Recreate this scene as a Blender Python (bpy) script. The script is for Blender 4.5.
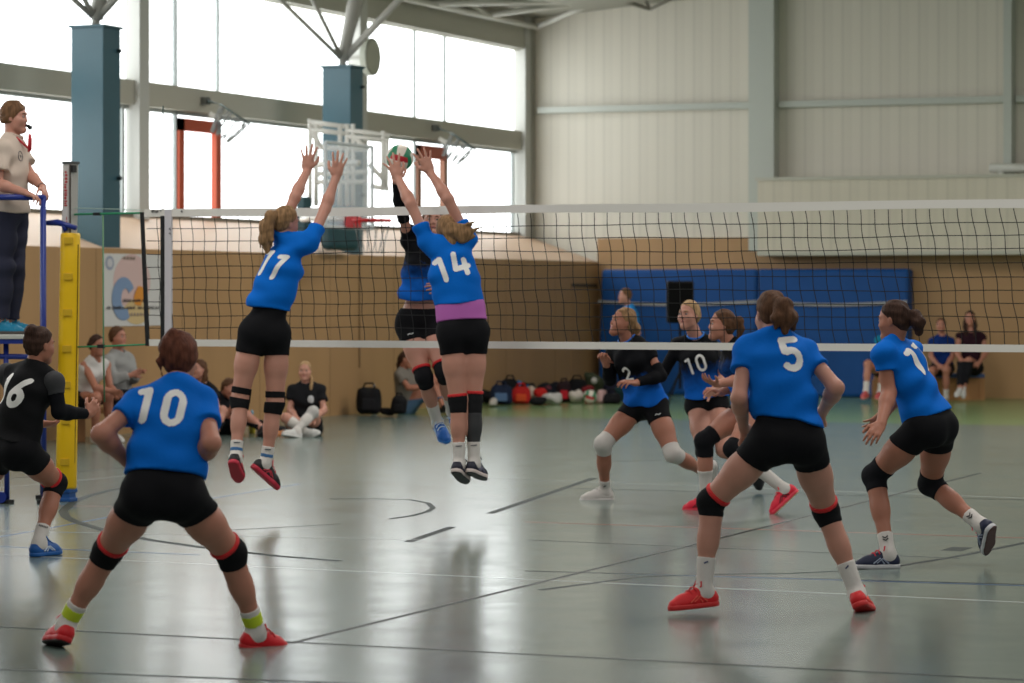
import bpy, math, random, time
import numpy as np
from mathutils import Vector, Matrix
from mathutils.bvhtree import BVHTree
T0 = time.time()
for o in list(bpy.data.objects): bpy.data.objects.remove(o)
SC = bpy.context.scene
COL = SC.collection

# ------------------------------------------------------------------ camera
F, CX, HY, CAMH = 3050.0, 512.0, 294.0, 1.615
PHI = math.radians(22.1)
cd = bpy.data.cameras.new('camera'); cam = bpy.data.objects.new('camera', cd); COL.objects.link(cam)
cd.sensor_width = 36.0; cd.lens = F/1024*36.0
cd.shift_y = -(341.5-HY)/1024
cd.clip_end = 300
cam.location = (0, 0, CAMH); cam.rotation_euler = (math.pi/2, 0, PHI)
cd.dof.use_dof = True; cd.dof.focus_distance = 18.3; cd.dof.aperture_fstop = 3.6
SC.camera = cam

# ------------------------------------------------------------------ world, light, exposure
SC.view_settings.view_transform = 'Standard'; SC.view_settings.look = 'None'
SC.view_settings.gamma = 1.0; SC.view_settings.exposure = 0.03
try: SC.view_settings.use_curve_mapping = False
except Exception: pass
w = bpy.data.worlds.new('world'); SC.world = w; w.use_nodes = True
bg = w.node_tree.nodes['Background']; bg.inputs[0].default_value = (0.93, 0.96, 1.0, 1); bg.inputs[1].default_value = 0.20

def area_light(loc, sx, sy, power, col=(1, .97, .93), rot=(0, 0, 0)):
    l = bpy.data.lights.new('overhead_fill', 'AREA'); l.shape = 'RECTANGLE'; l.size = sx; l.size_y = sy
    l.energy = power; l.color = col
    o = bpy.data.objects.new('overhead_fill', l); COL.objects.link(o); o.location = loc; o.rotation_euler = rot
    return o
for lx in (-11.0, -4.0, 3.0):  # overhead fill added to brighten the hall; no such fixtures are seen
    for ly, FILL in ((8.0, 145.0), (17.0, 190.0), (26.0, 220.0), (35.0, 300.0)):
        area_light((lx, ly, 7.2 if lx > -8 else 6.6), 1.6, 5.0, FILL)
WINDOW_EMIT = 3.4

# ------------------------------------------------------------------ pixel / world helpers (the photograph is 1024 x 683)
FWD = np.array([-math.sin(PHI), math.cos(PHI), 0.0]); RGT = np.array([math.cos(PHI), math.sin(PHI), 0.0])
UPV = np.array([0, 0, 1.0]); CAM = np.array([0, 0, CAMH])
def ray(px, py): return FWD + RGT*((px-CX)/F) + UPV*((HY-py)/F)
def at(px, py, d): return CAM + ray(px, py)*d
def on_plane(px, py, axis, val):
    r = ray(px, py); return CAM + r*((val-CAM[axis])/r[axis])
def on_floor(px, py, z=0.0): return on_plane(px, py, 2, z)
def cvec(x, y, z):                 # camera-aligned direction: right, away, up
    v = RGT*x + FWD*y + UPV*z; return v/np.linalg.norm(v)
def nrm(v): v = np.asarray(v, float); return v/max(1e-9, np.linalg.norm(v))

# ------------------------------------------------------------------ materials
def lin(c): return tuple(((x/255/12.92) if x/255 <= .04045 else ((x/255+.055)/1.055)**2.4) for x in c)
MATS = {}
def mat(name, rgb, rough=.6, spec=.5, bump=0, bscale=60, metal=0, var=0, vscale=8, sss=0, sheen=0, emit=0, alpha=1, trans=0, stretch=None):
    if name in MATS: return MATS[name]
    m = bpy.data.materials.new(name); m.use_nodes = True; nt = m.node_tree; N = nt.nodes; L = nt.links
    b = N['Principled BSDF']; c = lin(rgb)+(1,)
    b.inputs['Base Color'].default_value = c; b.inputs['Roughness'].default_value = rough
    b.inputs['Specular IOR Level'].default_value = spec; b.inputs['Metallic'].default_value = metal
    if trans: b.inputs['Transmission Weight'].default_value = trans
    if alpha < 1: b.inputs['Alpha'].default_value = alpha
    if sss:
        b.inputs['Subsurface Weight'].default_value = sss; b.inputs['Subsurface Radius'].default_value = (.012, .005, .003); b.inputs['Subsurface Scale'].default_value = 1.0
    if sheen: b.inputs['Sheen Weight'].default_value = sheen
    if emit: b.inputs['Emission Color'].default_value = c; b.inputs['Emission Strength'].default_value = emit
    if bump or var:
        tc = N.new('ShaderNodeTexCoord'); src = tc.outputs['Object']
        if stretch:
            mp = N.new('ShaderNodeMapping'); mp.inputs['Scale'].default_value = stretch; L.new(src, mp.inputs[0]); src = mp.outputs[0]
    if bump:
        n = N.new('ShaderNodeTexNoise'); n.inputs['Scale'].default_value = bscale; n.inputs['Detail'].default_value = 3; L.new(src, n.inputs['Vector'])
        bp = N.new('ShaderNodeBump'); bp.inputs['Strength'].default_value = bump; bp.inputs['Distance'].default_value = .01
        L.new(n.outputs[0], bp.inputs['Height']); L.new(bp.outputs[0], b.inputs['Normal'])
    if var:
        n = N.new('ShaderNodeTexNoise'); n.inputs['Scale'].default_value = vscale; n.inputs['Detail'].default_value = 4; L.new(src, n.inputs['Vector'])
        r = N.new('ShaderNodeValToRGB'); r.color_ramp.elements[0].position = .3; r.color_ramp.elements[1].position = .7
        r.color_ramp.elements[0].color = tuple(x*(1-var) for x in c[:3])+(1,); r.color_ramp.elements[1].color = tuple(min(1, x*(1+var)) for x in c[:3])+(1,)
        L.new(n.outputs[0], r.inputs[0]); L.new(r.outputs[0], b.inputs['Base Color'])
    MATS[name] = m; return m

def wood_mat(name, rgb, seam_axis, seam):
    m = mat(name, rgb, .45, .4, var=.07, vscale=1.5, stretch=(1, 1, .12)); return m

# ------------------------------------------------------------------ mesh helpers
class MB:
    def __init__(s): s.v = []; s.f = []; s.n = 0
    def add(s, verts, faces):
        s.v += [tuple(map(float, p)) for p in verts]; s.f += [tuple(i+s.n for i in f) for f in faces]; s.n += len(verts)
    def hexa(s, b, t):             # bottom ring of 4, top ring of 4
        s.add(list(b)+list(t), [(3, 2, 1, 0), (4, 5, 6, 7), (0, 1, 5, 4), (1, 2, 6, 5), (2, 3, 7, 6), (3, 0, 4, 7)])
    def box(s, lo, hi):
        x0, y0, z0 = lo; x1, y1, z1 = hi
        s.hexa([(x0, y0, z0), (x1, y0, z0), (x1, y1, z0), (x0, y1, z0)], [(x0, y0, z1), (x1, y0, z1), (x1, y1, z1), (x0, y1, z1)])
    def obox(s, c, ax, half):      # oriented box
        c = np.asarray(c, float); a = [np.asarray(ax[i])*half[i] for i in range(3)]
        p = lambda i, j, k: c+a[0]*i+a[1]*j+a[2]*k
        s.hexa([p(-1, -1, -1), p(1, -1, -1), p(1, 1, -1), p(-1, 1, -1)], [p(-1, -1, 1), p(1, -1, 1), p(1, 1, 1), p(-1, 1, 1)])
    def tube(s, pts, r, n=8, caps=True, closed=False):
        pts = [np.asarray(p, float) for p in pts]; rs = r if hasattr(r, '__len__') else [r]*len(pts); base = None; vs = []
        K = len(pts)
        for i, p in enumerate(pts):
            if closed: t = nrm(pts[(i+1) % K]-pts[i-1])
            else: t = nrm(pts[min(i+1, K-1)]-pts[max(i-1, 0)])
            if base is None:
                a = np.array([0, 0, 1.]) if abs(t[2]) < .9 else np.array([1., 0, 0]); base = nrm(np.cross(t, a))
            base = nrm(base-t*np.dot(base, t)); b2 = np.cross(t, base)
            for k in range(n):
                an = 2*math.pi*k/n; vs.append(p+(base*math.cos(an)+b2*math.sin(an))*rs[i])
        fs = []
        for i in range(K if closed else K-1):
            j = (i+1) % K
            for k in range(n): fs.append((i*n+k, i*n+(k+1) % n, j*n+(k+1) % n, j*n+k))
        if caps and not closed: fs.append(tuple(range(n-1, -1, -1))); fs.append(tuple((K-1)*n+k for k in range(n)))
        s.add(vs, fs)
    def ellipsoid(s, c, ax, r, nu=16, nv=10):
        c = np.asarray(c, float); vs = []; fs = []
        for j in range(nv+1):
            th = math.pi*j/nv
            for i in range(nu):
                ph = 2*math.pi*i/nu
                vs.append(c+np.asarray(ax[0])*r[0]*math.sin(th)*math.cos(ph)+np.asarray(ax[1])*r[1]*math.sin(th)*math.sin(ph)+np.asarray(ax[2])*r[2]*math.cos(th))
        for j in range(nv):
            for i in range(nu): fs.append((j*nu+i, (j+1)*nu+i, (j+1)*nu+(i+1) % nu, j*nu+(i+1) % nu))
        s.add(vs, fs)
    def build(s, name, m, parent=None, origin=None, smooth=False, bevel=0):
        og = np.zeros(3) if origin is None else np.asarray(origin, float)
        me = bpy.data.meshes.new(name); me.from_pydata([tuple(np.array(p)-og) for p in s.v], [], s.f); me.validate(); me.update()
        if smooth:
            for p in me.polygons: p.use_smooth = True
        me.materials.append(m)
        o = bpy.data.objects.new(name, me); COL.objects.link(o)
        if parent is not None: o.parent = parent
        elif origin is not None: o.location = og
        if bevel:
            b = o.modifiers.new('bevel', 'BEVEL'); b.width = bevel; b.segments = 2; b.limit_method = 'ANGLE'
        return o
def tag(o, label, cat, group=None, kind=None):
    if label: o['label'] = label
    if cat: o['category'] = cat
    if group: o['group'] = group
    if kind: o['kind'] = kind
    return o
def empty(name, loc, label, cat, group=None):
    o = bpy.data.objects.new(name, None); COL.objects.link(o); o.location = tuple(map(float, loc)); o.empty_display_size = .1
    return tag(o, label, cat, group)
def struct(o): o['kind'] = 'structure'; return o
AX = (np.array([1., 0, 0]), np.array([0, 1., 0]), np.array([0, 0, 1.]))

# ================================================================== THE HALL
XW, XF, YB, YN = -17.4, -18.69, 46.6, 20.7      # impact wall, window facade, back wall, net
X1, Y0 = 12.0, -6.0
# ---- floor with a green far margin
def floor_mat():
    m = bpy.data.materials.new('hall_floor'); m.use_nodes = True; N = m.node_tree.nodes; L = m.node_tree.links; b = N['Principled BSDF']
    tc = N.new('ShaderNodeTexCoord'); sx = N.new('ShaderNodeSeparateXYZ'); L.new(tc.outputs['Object'], sx.inputs[0])
    n = N.new('ShaderNodeTexNoise'); n.inputs['Scale'].default_value = .9; n.inputs['Detail'].default_value = 5; L.new(tc.outputs['Object'], n.inputs['Vector'])
    r = N.new('ShaderNodeValToRGB'); r.color_ramp.elements[0].position = .3; r.color_ramp.elements[1].position = .75
    r.color_ramp.elements[0].color = lin((104, 119, 113))+(1,); r.color_ramp.elements[1].color = lin((114, 128, 121))+(1,); L.new(n.outputs[0], r.inputs[0])
    mr = N.new('ShaderNodeMapRange'); mr.inputs[1].default_value = 37.0; mr.inputs[2].default_value = 37.15; L.new(sx.outputs[1], mr.inputs[0])
    mx = N.new('ShaderNodeMix'); mx.data_type = 'RGBA'; mx.inputs[7].default_value = lin((118, 146, 98))+(1,)
    L.new(mr.outputs[0], mx.inputs[0]); L.new(r.outputs[0], mx.inputs[6]); L.new(mx.outputs[2], b.inputs['Base Color'])
    n2 = N.new('ShaderNodeTexNoise'); n2.inputs['Scale'].default_value = 2.5; n2.inputs['Detail'].default_value = 2; L.new(tc.outputs['Object'], n2.inputs['Vector'])
    rr = N.new('ShaderNodeMapRange'); rr.inputs[3].default_value = .16; rr.inputs[4].default_value = .25; L.new(n2.outputs[0], rr.inputs[0]); L.new(rr.outputs[0], b.inputs['Roughness'])
    bp = N.new('ShaderNodeBump'); bp.inputs['Strength'].default_value = .006; bp.inputs['Distance'].default_value = .01
    n3 = N.new('ShaderNodeTexNoise'); n3.inputs['Scale'].default_value = 9; L.new(tc.outputs['Object'], n3.inputs['Vector']); b.inputs['Specular IOR Level'].default_value = .5
    return m
mb = MB(); mb.box((XF-.3, Y0, -.12), (X1, YB+.3, 0)); floor = struct(mb.build('floor', floor_mat()))
def line_mesh(pts, wd, m, z):
    pts = [np.array(p) for p in pts]; mb = MB(); vs = []
    for i, p in enumerate(pts):
        t = nrm(pts[min(i+1, len(pts)-1)]-pts[max(i-1, 0)]); nv = np.array([-t[1], t[0], 0])
        vs += [p+nv*wd/2, p-nv*wd/2]
    for q in vs: q[2] = z
    mb.add(vs, [(2*i, 2*i+1, 2*i+3, 2*i+2) for i in range(len(pts)-1)])
    o = mb.build('court_line', m, floor); return o
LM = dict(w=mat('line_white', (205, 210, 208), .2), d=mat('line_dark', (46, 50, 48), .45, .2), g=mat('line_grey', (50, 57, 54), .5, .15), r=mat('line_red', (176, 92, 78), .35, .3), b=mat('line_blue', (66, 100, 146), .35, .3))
LINES = [('w', .05, [(-60, 552), (1100, 606)]), ('w', .05, [(455, 477), (1100, 501)]), ('d', .05, [(290, 643.5), (693, 545), (981, 473)]),
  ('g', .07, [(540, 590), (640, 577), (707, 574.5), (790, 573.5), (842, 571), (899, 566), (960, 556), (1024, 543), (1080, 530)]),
  ('d', .05, [(-40, 625), (1100, 684)]), ('d', .05, [(-40, 668), (360, 684)]), ('b', .045, [(600, 573), (1100, 588)]), ('d', .045, [(525, 571), (1100, 586.5)]),
  ('d', .04, [(528, 540), (960, 558.5)]), ('r', .04, [(525, 522), (1100, 540.5)]), ('b', .04, [(-60, 547), (34, 531), (190, 502), (300, 484)]), ('b', .04, [(-40, 545), (200, 555)]),
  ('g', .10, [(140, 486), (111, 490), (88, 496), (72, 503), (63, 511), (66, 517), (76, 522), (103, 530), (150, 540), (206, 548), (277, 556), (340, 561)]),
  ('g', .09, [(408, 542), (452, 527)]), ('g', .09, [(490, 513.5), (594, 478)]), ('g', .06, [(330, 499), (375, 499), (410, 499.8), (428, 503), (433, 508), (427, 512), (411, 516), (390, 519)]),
  ('w', .04, [(-40, 491.5), (114, 477), (215, 467)]), ('d', .04, [(-40, 483.5), (112, 468.5), (200, 460)]), ('r', .03, [(60, 506), (160, 507)]), ('d', .04, [(340, 524), (200, 532)]),
  ('d', .05, [(600, 462), (720, 459)]), ('d', .04, [(560, 488), (1024, 500)]), ('w', .04, [(-40, 530), (420, 540)])]
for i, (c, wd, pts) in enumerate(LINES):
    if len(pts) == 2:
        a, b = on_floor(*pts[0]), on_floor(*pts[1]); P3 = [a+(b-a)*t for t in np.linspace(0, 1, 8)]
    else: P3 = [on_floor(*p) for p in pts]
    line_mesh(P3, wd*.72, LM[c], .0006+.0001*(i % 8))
mb = MB(); q = on_floor(957, 549); mb.box((q[0]-.07, q[1]-.15, -.002), (q[0]+.07, q[1]+.15, .0003)); mb.build('tape_mark', LM['g'], floor)

# ---- left wall: wooden impact wall, sloping ledge behind it, window facade
tan = wood_mat('birch_wall', (174, 137, 95), 1, 2.0)
mb = MB(); mb.box((XW-.06, Y0, 0), (XW, YB, 2.137))
wall_left = struct(mb.build('wall_left', tan))
ledge_m = mat('ledge_board_lit', (208, 178, 152), .5, .3, var=.04, vscale=1)  # same wood as the wall, its colour lightened to stand for window light
mb = MB(); mb.hexa([(XF, Y0, 2.0), (XW-.03, Y0, 2.0), (XW-.03, YB, 2.0), (XF, YB, 2.0)], [(XF, Y0, 2.58), (XW-.03, Y0, 2.142), (XW-.03, YB, 2.142), (XF, YB, 2.58)]); mb.build('sloping_ledge', ledge_m, wall_left)
seam = mat('wall_seam', (120, 92, 60), .7)
for yy in np.arange(18, 46.5, 2.05):
    mb = MB(); mb.box((XW-.01, yy, 0), (XW+.002, yy+.008, 2.13)); mb.build('panel_seam', seam, wall_left)
# upper frame: beams
frame_m = mat('facade_frame', (176, 173, 160), .55, .4); frame_lo = mat('facade_post', (186, 186, 180), .5, .4)
mb = MB(); mb.box((XF-.12, Y0, 3.97), (XF+.05, YB, 4.28)); struct(mb.build('trim_1', frame_m))
mb = MB(); mb.box((XF-.12, Y0, 5.62), (XF+.1, YB, 6.4)); mb.box((XF-.12, Y0, 5.60), (XF+.02, YB, 5.63)); struct(mb.build('trim_2', frame_m))
mb = MB(); mb.box((XF-.12, Y0, 2.50), (XF+.03, YB, 2.62)); struct(mb.build('trim_3', mat('sill', (120, 112, 98), .6)))
PY0 = on_plane(136.5, HY, 0, XF)[1]; posts = [PY0-13.0, PY0-6.5, PY0, PY0+6.5, 46.45]; MY = [on_plane(q, HY, 0, XF)[1] for q in (179.5, 221.5, 418, 448)]
for i, yy in enumerate(posts):
    mb = MB(); mb.box((XF-.12, yy-.14, 2.55), (XF+.12, yy+.12, 6.2)); struct(mb.build('trim_%d' % (4+i), frame_lo))
# panes: daylight comes through translucent sheets
def pane_mat():
    m = bpy.data.materials.new('daylit_pane'); m.use_nodes = True; N = m.node_tree.nodes; L = m.node_tree.links
    b = N['Principled BSDF']; b.inputs['Base Color'].default_value = (.85, .87, .87, 1); b.inputs['Roughness'].default_value = .35
    b.inputs['Emission Color'].default_value = (.94, .985, 1.0, 1); b.inputs['Emission Strength'].default_value = WINDOW_EMIT
    return m
PANE = pane_mat(); mull = mat('mullion', (150, 156, 154), .5); jm = mat('pane_joint', (196, 206, 206), .5)
n = 0
ybs = [14.0]+posts
for a, b in zip(ybs[:-1], ybs[1:]):
    for (z0, z1) in ((2.62, 3.97), (4.28, 5.62)):
        n += 1
        mb = MB(); mb.box((XF-.10, a+.12, z0), (XF-.08, b-.14, z1)); wdw = struct(mb.build('window_%d' % n, PANE))
        mb = MB()
        for yy in ((MY[2], MY[3]) if a > 39 else ((MY[0], MY[1]) if a > 33 else (a+.97, a+2.12))): mb.box((XF-.085, yy-.022, z0), (XF-.04, yy+.022, z1))
        if z0 < 3: mb.box((XF-.085, b-.30, z0), (XF-.03, b-.24, z1)); mb.box((XF-.085, a+.12, z1-.05), (XF-.04, b-.14, z1))
        mb.build('mullion', mull, wdw)
        mb = MB()
        for t in (1/6., 3/6., 5/6.): yy = a+(b-a)*t; mb.box((XF-.083, yy-.010, z0), (XF-.077, yy+.010, z1))
        mb.build('sheet_joint', jm, wdw)
# two orange framed opening lights in the facade
orange = mat('orange_casement', (168, 68, 34), .5, .4)
for k, (ya, yb, zt) in enumerate(((MY[0], MY[1], 3.88), (MY[2], MY[3], 3.88))):
    n += 1; mb = MB()
    mb.box((XF-.08, ya, 2.6), (XF+.0, ya+.14, zt)); mb.box((XF-.08, yb-.14, 2.6), (XF+.0, yb, zt)); mb.box((XF-.08, ya, zt-.16), (XF+.0, yb, zt))
    struct(mb.build('window_%d' % n, orange if k == 0 else mat('brown_casement', (132, 84, 58), .5)))
    if k == 1:
        mb = MB(); mb.box((XF-.02, ya+.1, zt-.2), (XF+.012, yb-.1, zt)); mb.build('orange_header', orange, bpy.data.objects['window_%d' % n])

# ---- back wall: ribbed upper panels, birch base, light box at the right
def rib_mat(name, rgb):
    m = bpy.data.materials.new(name); m.use_nodes = True; N = m.node_tree.nodes; L = m.node_tree.links; b = N['Principled BSDF']
    tc = N.new('ShaderNodeTexCoord'); sx = N.new('ShaderNodeSeparateXYZ'); L.new(tc.outputs['Object'], sx.inputs[0])
    mu = N.new('ShaderNodeMath'); mu.operation = 'MULTIPLY'; mu.inputs[1].default_value = 1/.31; L.new(sx.outputs[0], mu.inputs[0])
    fr = N.new('ShaderNodeMath'); fr.operation = 'FRACT'; L.new(mu.outputs[0], fr.inputs[0])
    r = N.new('ShaderNodeValToRGB'); e = r.color_ramp.elements; c = np.array(lin(rgb))
    e[0].position = 0; e[0].color = tuple(c*.90)+(1,); e[1].position = 1; e[1].color = tuple(c*.97)+(1,)
    for p, k in ((.06, .9), (.12, 1.0), (.5, .98), (.55, 1.03), (.9, 1.02)):
        x = e.new(p); x.color = tuple(c*k)+(1,)
    L.new(fr.outputs[0], r.inputs[0]); L.new(r.outputs[0], b.inputs['Base Color']); b.inputs['Roughness'].default_value = .5
    bp = N.new('ShaderNodeBump'); bp.inputs['Strength'].default_value = .15; bp.inputs['Distance'].default_value = .02; L.new(r.outputs[0], bp.inputs['Height']); L.new(bp.outputs[0], b.inputs['Normal'])
    return m
rib = rib_mat('ribbed_panel', (212, 206, 192))
mb = MB(); mb.box((XF-.3, YB+.12, 0), (X1, YB+.3, 10)); wall_back = struct(mb.build('wall_back', rib))
mb = MB(); mb.box((XW-.02, YB, 0), (X1, YB+.12, 2.52)); mb.build('wooden_base', tan, wall_back)
gp = mat('gable_steel', (188, 192, 184), .5, .4)
def bx(px, y=YB): return on_plane(px, HY, 1, y)[0]
mb = MB(); mb.box((bx(752), YB-.18, 2.3), (bx(777), YB+.14, 9.5)); struct(mb.build('trim_10', gp))
mb = MB(); mb.box((bx(1006), YB-.18, 3.3), (bx(1014), YB+.14, 9.5)); struct(mb.build('trim_11', gp))
zr = 1.615+(294-105.5)/62.5
mb = MB(); mb.box((bx(538), YB-.04, zr-.05), (bx(750), YB+.13, zr+.05)); mb.box((bx(779), YB-.04, zr-.05), (bx(1004), YB+.13, zr+.05)); mb.box((bx(1016), YB-.04, zr-.05), (bx(1200), YB+.13, zr+.05)); struct(mb.build('trim_12', gp))
mb = MB(); mb.box((XF+.02, YB-.05, 2.4), (XF+.13, YB+.13, 6.1)); struct(mb.build('trim_13', mat('corner_post', (150, 148, 138), .5)))
boxm = rib_mat('partition_box_panel', (208, 200, 182))
mb = MB(); mb.box((bx(768), YB-.55, 2.26), (X1, YB+.1, 3.42)); wb = struct(mb.build('trim_14', boxm))
mb = MB(); mb.box((bx(766), YB-.58, 3.40), (X1, YB+.1, 3.45)); mb.box((bx(768), YB-.58, 2.22), (X1, YB+.05, 2.28)); mb.build('edge_strip', mat('edge_strip', (188, 186, 172), .5), wb)
# partition end block on the box, far right
pp = mat('white_pipe', (206, 206, 196), .4)
t = empty('ventilation_pipe', on_plane(1000, 181, 1, YB-.30), 'white horizontal pipe lying on top of the light wall box at the right edge', 'pipe')
og = np.array(t.location); mb = MB(); mb.tube([on_plane(990, 168, 1, YB-.30)-og, on_plane(1060, 168, 1, YB-.30)-og], .07, 10); mb.build('pipe', pp, t, smooth=True)
for px in (1001, 1030):
    mb = MB(); c = on_plane(px, 168, 1, YB-.30)-og; mb.tube([c, c+[0, 0, -.16]], .05, 8); mb.build('bracket', pp, t)
# ---- ceiling (pitched) over the hall
def zc(x): return 6.12+.085*(x-XF)
mb = MB(); mb.hexa([(XF-.3, Y0, zc(XF)), (X1, Y0, zc(X1)), (X1, YB+.3, zc(X1)), (XF-.3, YB+.3, zc(XF))], [(XF-.3, Y0, zc(XF)+.2), (X1, Y0, zc(X1)+.2), (X1, YB+.3, zc(X1)+.2), (XF-.3, YB+.3, zc(XF)+.2)])
struct(mb.build('ceiling', mat('ceiling_deck', (150, 148, 136), .7)))
# ---- door leaf line and handle in the left wall
dy0, dy1 = on_plane(571, 300, 0, XW)[1], on_plane(592, 300, 0, XW)[1]
mb = MB(); mb.box((XW-.02, dy0, .0), (XW+.006, dy1, 1.77)); dd = struct(mb.build('door_1', wood_mat('door_birch', (168, 131, 90), 1, 2)))
mb = MB(); mb.box((XW, dy0, 1.73), (XW+.02, dy1+.2, 1.78)); mb.build('door_rail', mat('door_dark', (70, 58, 44), .6), dd)
mb = MB(); yq = on_plane(359, 340, 0, XW)[1]; mb.box((XW-.01, yq-.012, .62), (XW+.012, yq+.012, 2.13)); mb.build('door_slot', mat('slot', (104, 80, 52), .7), wall_left)

# ---- columns with branching struts
teal = mat('teal_column', (54, 90, 102), .34, .5, var=.06, vscale=2); tubem = mat('truss_tube', (160, 158, 150), .5, .4)  # struts are pale tubes; backlit shade is put into this grey
def column(y, label):
    x0, x1 = XW-.47, XW-.05; t = empty('steel_column', ((x0+x1)/2, y+.2, 0), label, 'column', 'teal hall columns')
    og = np.array(t.location); mb = MB(); mb.box((x0, y, 0), (x1, y+.40, 4.67)); mb.build('shaft', teal, t, og, bevel=.006)
    mb = MB(); mb.box((x0-.025, y-.025, 4.67), (x1+.025, y+.425, 4.70)); mb.build('cap_plate', mat('teal_dark', (40, 80, 92), .4), t, og)
    c = np.array([(x0+x1)/2, y+.2, 4.70])
    mb = MB(); mb.tube([c, c+[0, 0, .12]], .05, 10); mb.build('strut_node', tubem, t, og, smooth=True)
    c = c+[0, 0, .08]
    for v, r in (((.30, .05, 1.55), .085), ((-.58, -2.5, 1.38), .032), ((.0, -1.75, 1.38), .03), ((1.48, .2, 1.5), .05), ((-.05, 1.1, 1.4), .04)):
        mb = MB(); mb.tube([c, c+np.array(v)], r, 10); mb.build('strut', tubem, t, og, smooth=True)
    for zz in (4.42, 2.95):
        mb = MB(); mb.tube([(x1, y+.33, zz), (x1+.05, y+.33, zz)], .022, 8); mb.build('bolt', mat('bolt_dark', (24, 40, 46), .4), t, og)
column(30.55, 'tall teal steel column with fanning struts, left one nearest the referee')
column(37.2, 'teal steel column with fanning struts behind the raised basketball backboard')
# ---- roof truss tubes near the far gable
t = empty('roof_truss', (XF+.4, 44, 6.0), 'pale tubular roof truss with diagonals under the ceiling corner', 'truss'); og = np.array(t.location)
def trz(px, py, x): return on_plane(px, py, 0, x)
ch = [((300, -24), (536, 27)), ((452, -6), (489, 16)), ((436, 4), (600, 0)), ((433, 5), (545, -30)), ((490, 15), (600, 0)), ((536, 27), (605, -2))]
for a, b in ch:
    xa = XF+.25; pa = trz(a[0], a[1], xa) if a[0] < 540 else on_plane(a[0], a[1], 1, YB-.3); pb = trz(b[0], b[1], xa) if b[0] < 540 else on_plane(b[0], b[1], 1, YB-.3)
    mb = MB(); mb.tube([pa, pb], .045, 8); mb.build('truss_tube', mat('truss_white', (206, 204, 196), .5), t, og, smooth=True)
for (a, b) in (((605, -4), (650, 9)), ((650, 9), (640, -8)), ((650, 9), (690, -10))):
    mb = MB(); mb.tube([on_plane(a[0], a[1], 1, YB-.3), on_plane(b[0], b[1], 1, YB-.3)], .03, 8); mb.build('truss_tube', mat('truss_dark', (110, 106, 94), .5), t, og, smooth=True)
# ---- round loudspeaker / clock disc on the facade post
c = on_plane(367, 57, 0, XF+.35); t = empty('wall_clock', c, 'round pale disc clock mounted high on the window post behind the second column', 'clock')
mb = MB(); mb.tube([c+[0, 0, 0], c+[.10, 0, 0]], .27, 28); mb.build('case', mat('disc_case', (150, 152, 138), .5), t, c, smooth=False, bevel=.01)
mb = MB(); mb.tube([c+[.10, 0, 0], c+[.112, 0, 0]], .23, 28); mb.build('face', mat('disc_face', (176, 176, 160), .5), t, c)
mb = MB(); mb.tube([c, c+[-.4, 0, .0]], .03, 8); mb.build('arm', tubem, t, c)

# ---- basketball hoops on the facade beam
hoopm = mat('hoop_dark', (46, 66, 62), .5); netw = mat('hoop_net', (128, 130, 128), .7); armw = mat('hoop_arm', (214, 212, 204), .5)
def hoop(c, base, label):
    t = empty('basketball_hoop', (XF+.1, base[1], base[2]), label, 'basketball hoop', 'small hoops on the window beam'); og = np.array(t.location); R = .225
    e1 = nrm(RGT*.83-UPV*.56); e2 = FWD; e3 = -nrm(np.cross(e1, e2)); e3 = e3 if e3[2] < 0 else -e3
    rp = lambda a, k=1., dz=0.: c+e1*R*k*math.cos(a)+e2*R*k*math.sin(a)+e3*dz
    mb = MB(); mb.tube([rp(2*math.pi*k/24) for k in range(24)], .012, 6, closed=True); mb.build('ring', hoopm, t, og, smooth=True)
    mb = MB()
    for k in range(10):
        a = 2*math.pi*k/10; mb.tube([rp(a), rp(a+.16, .85, .16), rp(a, .60, .36)], .008, 4); mb.tube([rp(a), rp(a-.16, .85, .16), rp(a, .60, .36)], .008, 4)
    mb.build('net', netw, t, og)
    mb = MB(); mb.tube([base, rp(math.pi), base-UPV*.0], .022, 8); mb.build('arm', hoopm, t, og)
    mb = MB(); mb.obox(base+[-.02, 0, 0], AX, (.06, .06, .05)); mb.build('clamp', mat('hoop_clamp', (84, 86, 80), .5), t, og, bevel=.01)
    mb = MB(); mb.obox(base+np.array([.12, .0, -.20]), (nrm(RGT-UPV*.6), FWD, nrm(UPV+RGT*.6)), (.075, .02, .035)); mb.build('ball_plate', armw, t, og, bevel=.01)
hoop(on_plane(235, 114, 0, XF+.62), on_plane(206, 101, 0, XF+.1), 'drooping basketball hoop on the window beam above the left orange framed window')
hoop(on_plane(463, 141, 0, XF+.62), on_plane(436, 128, 0, XF+.1), 'drooping basketball hoop on the window beam right of the ball')

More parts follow.
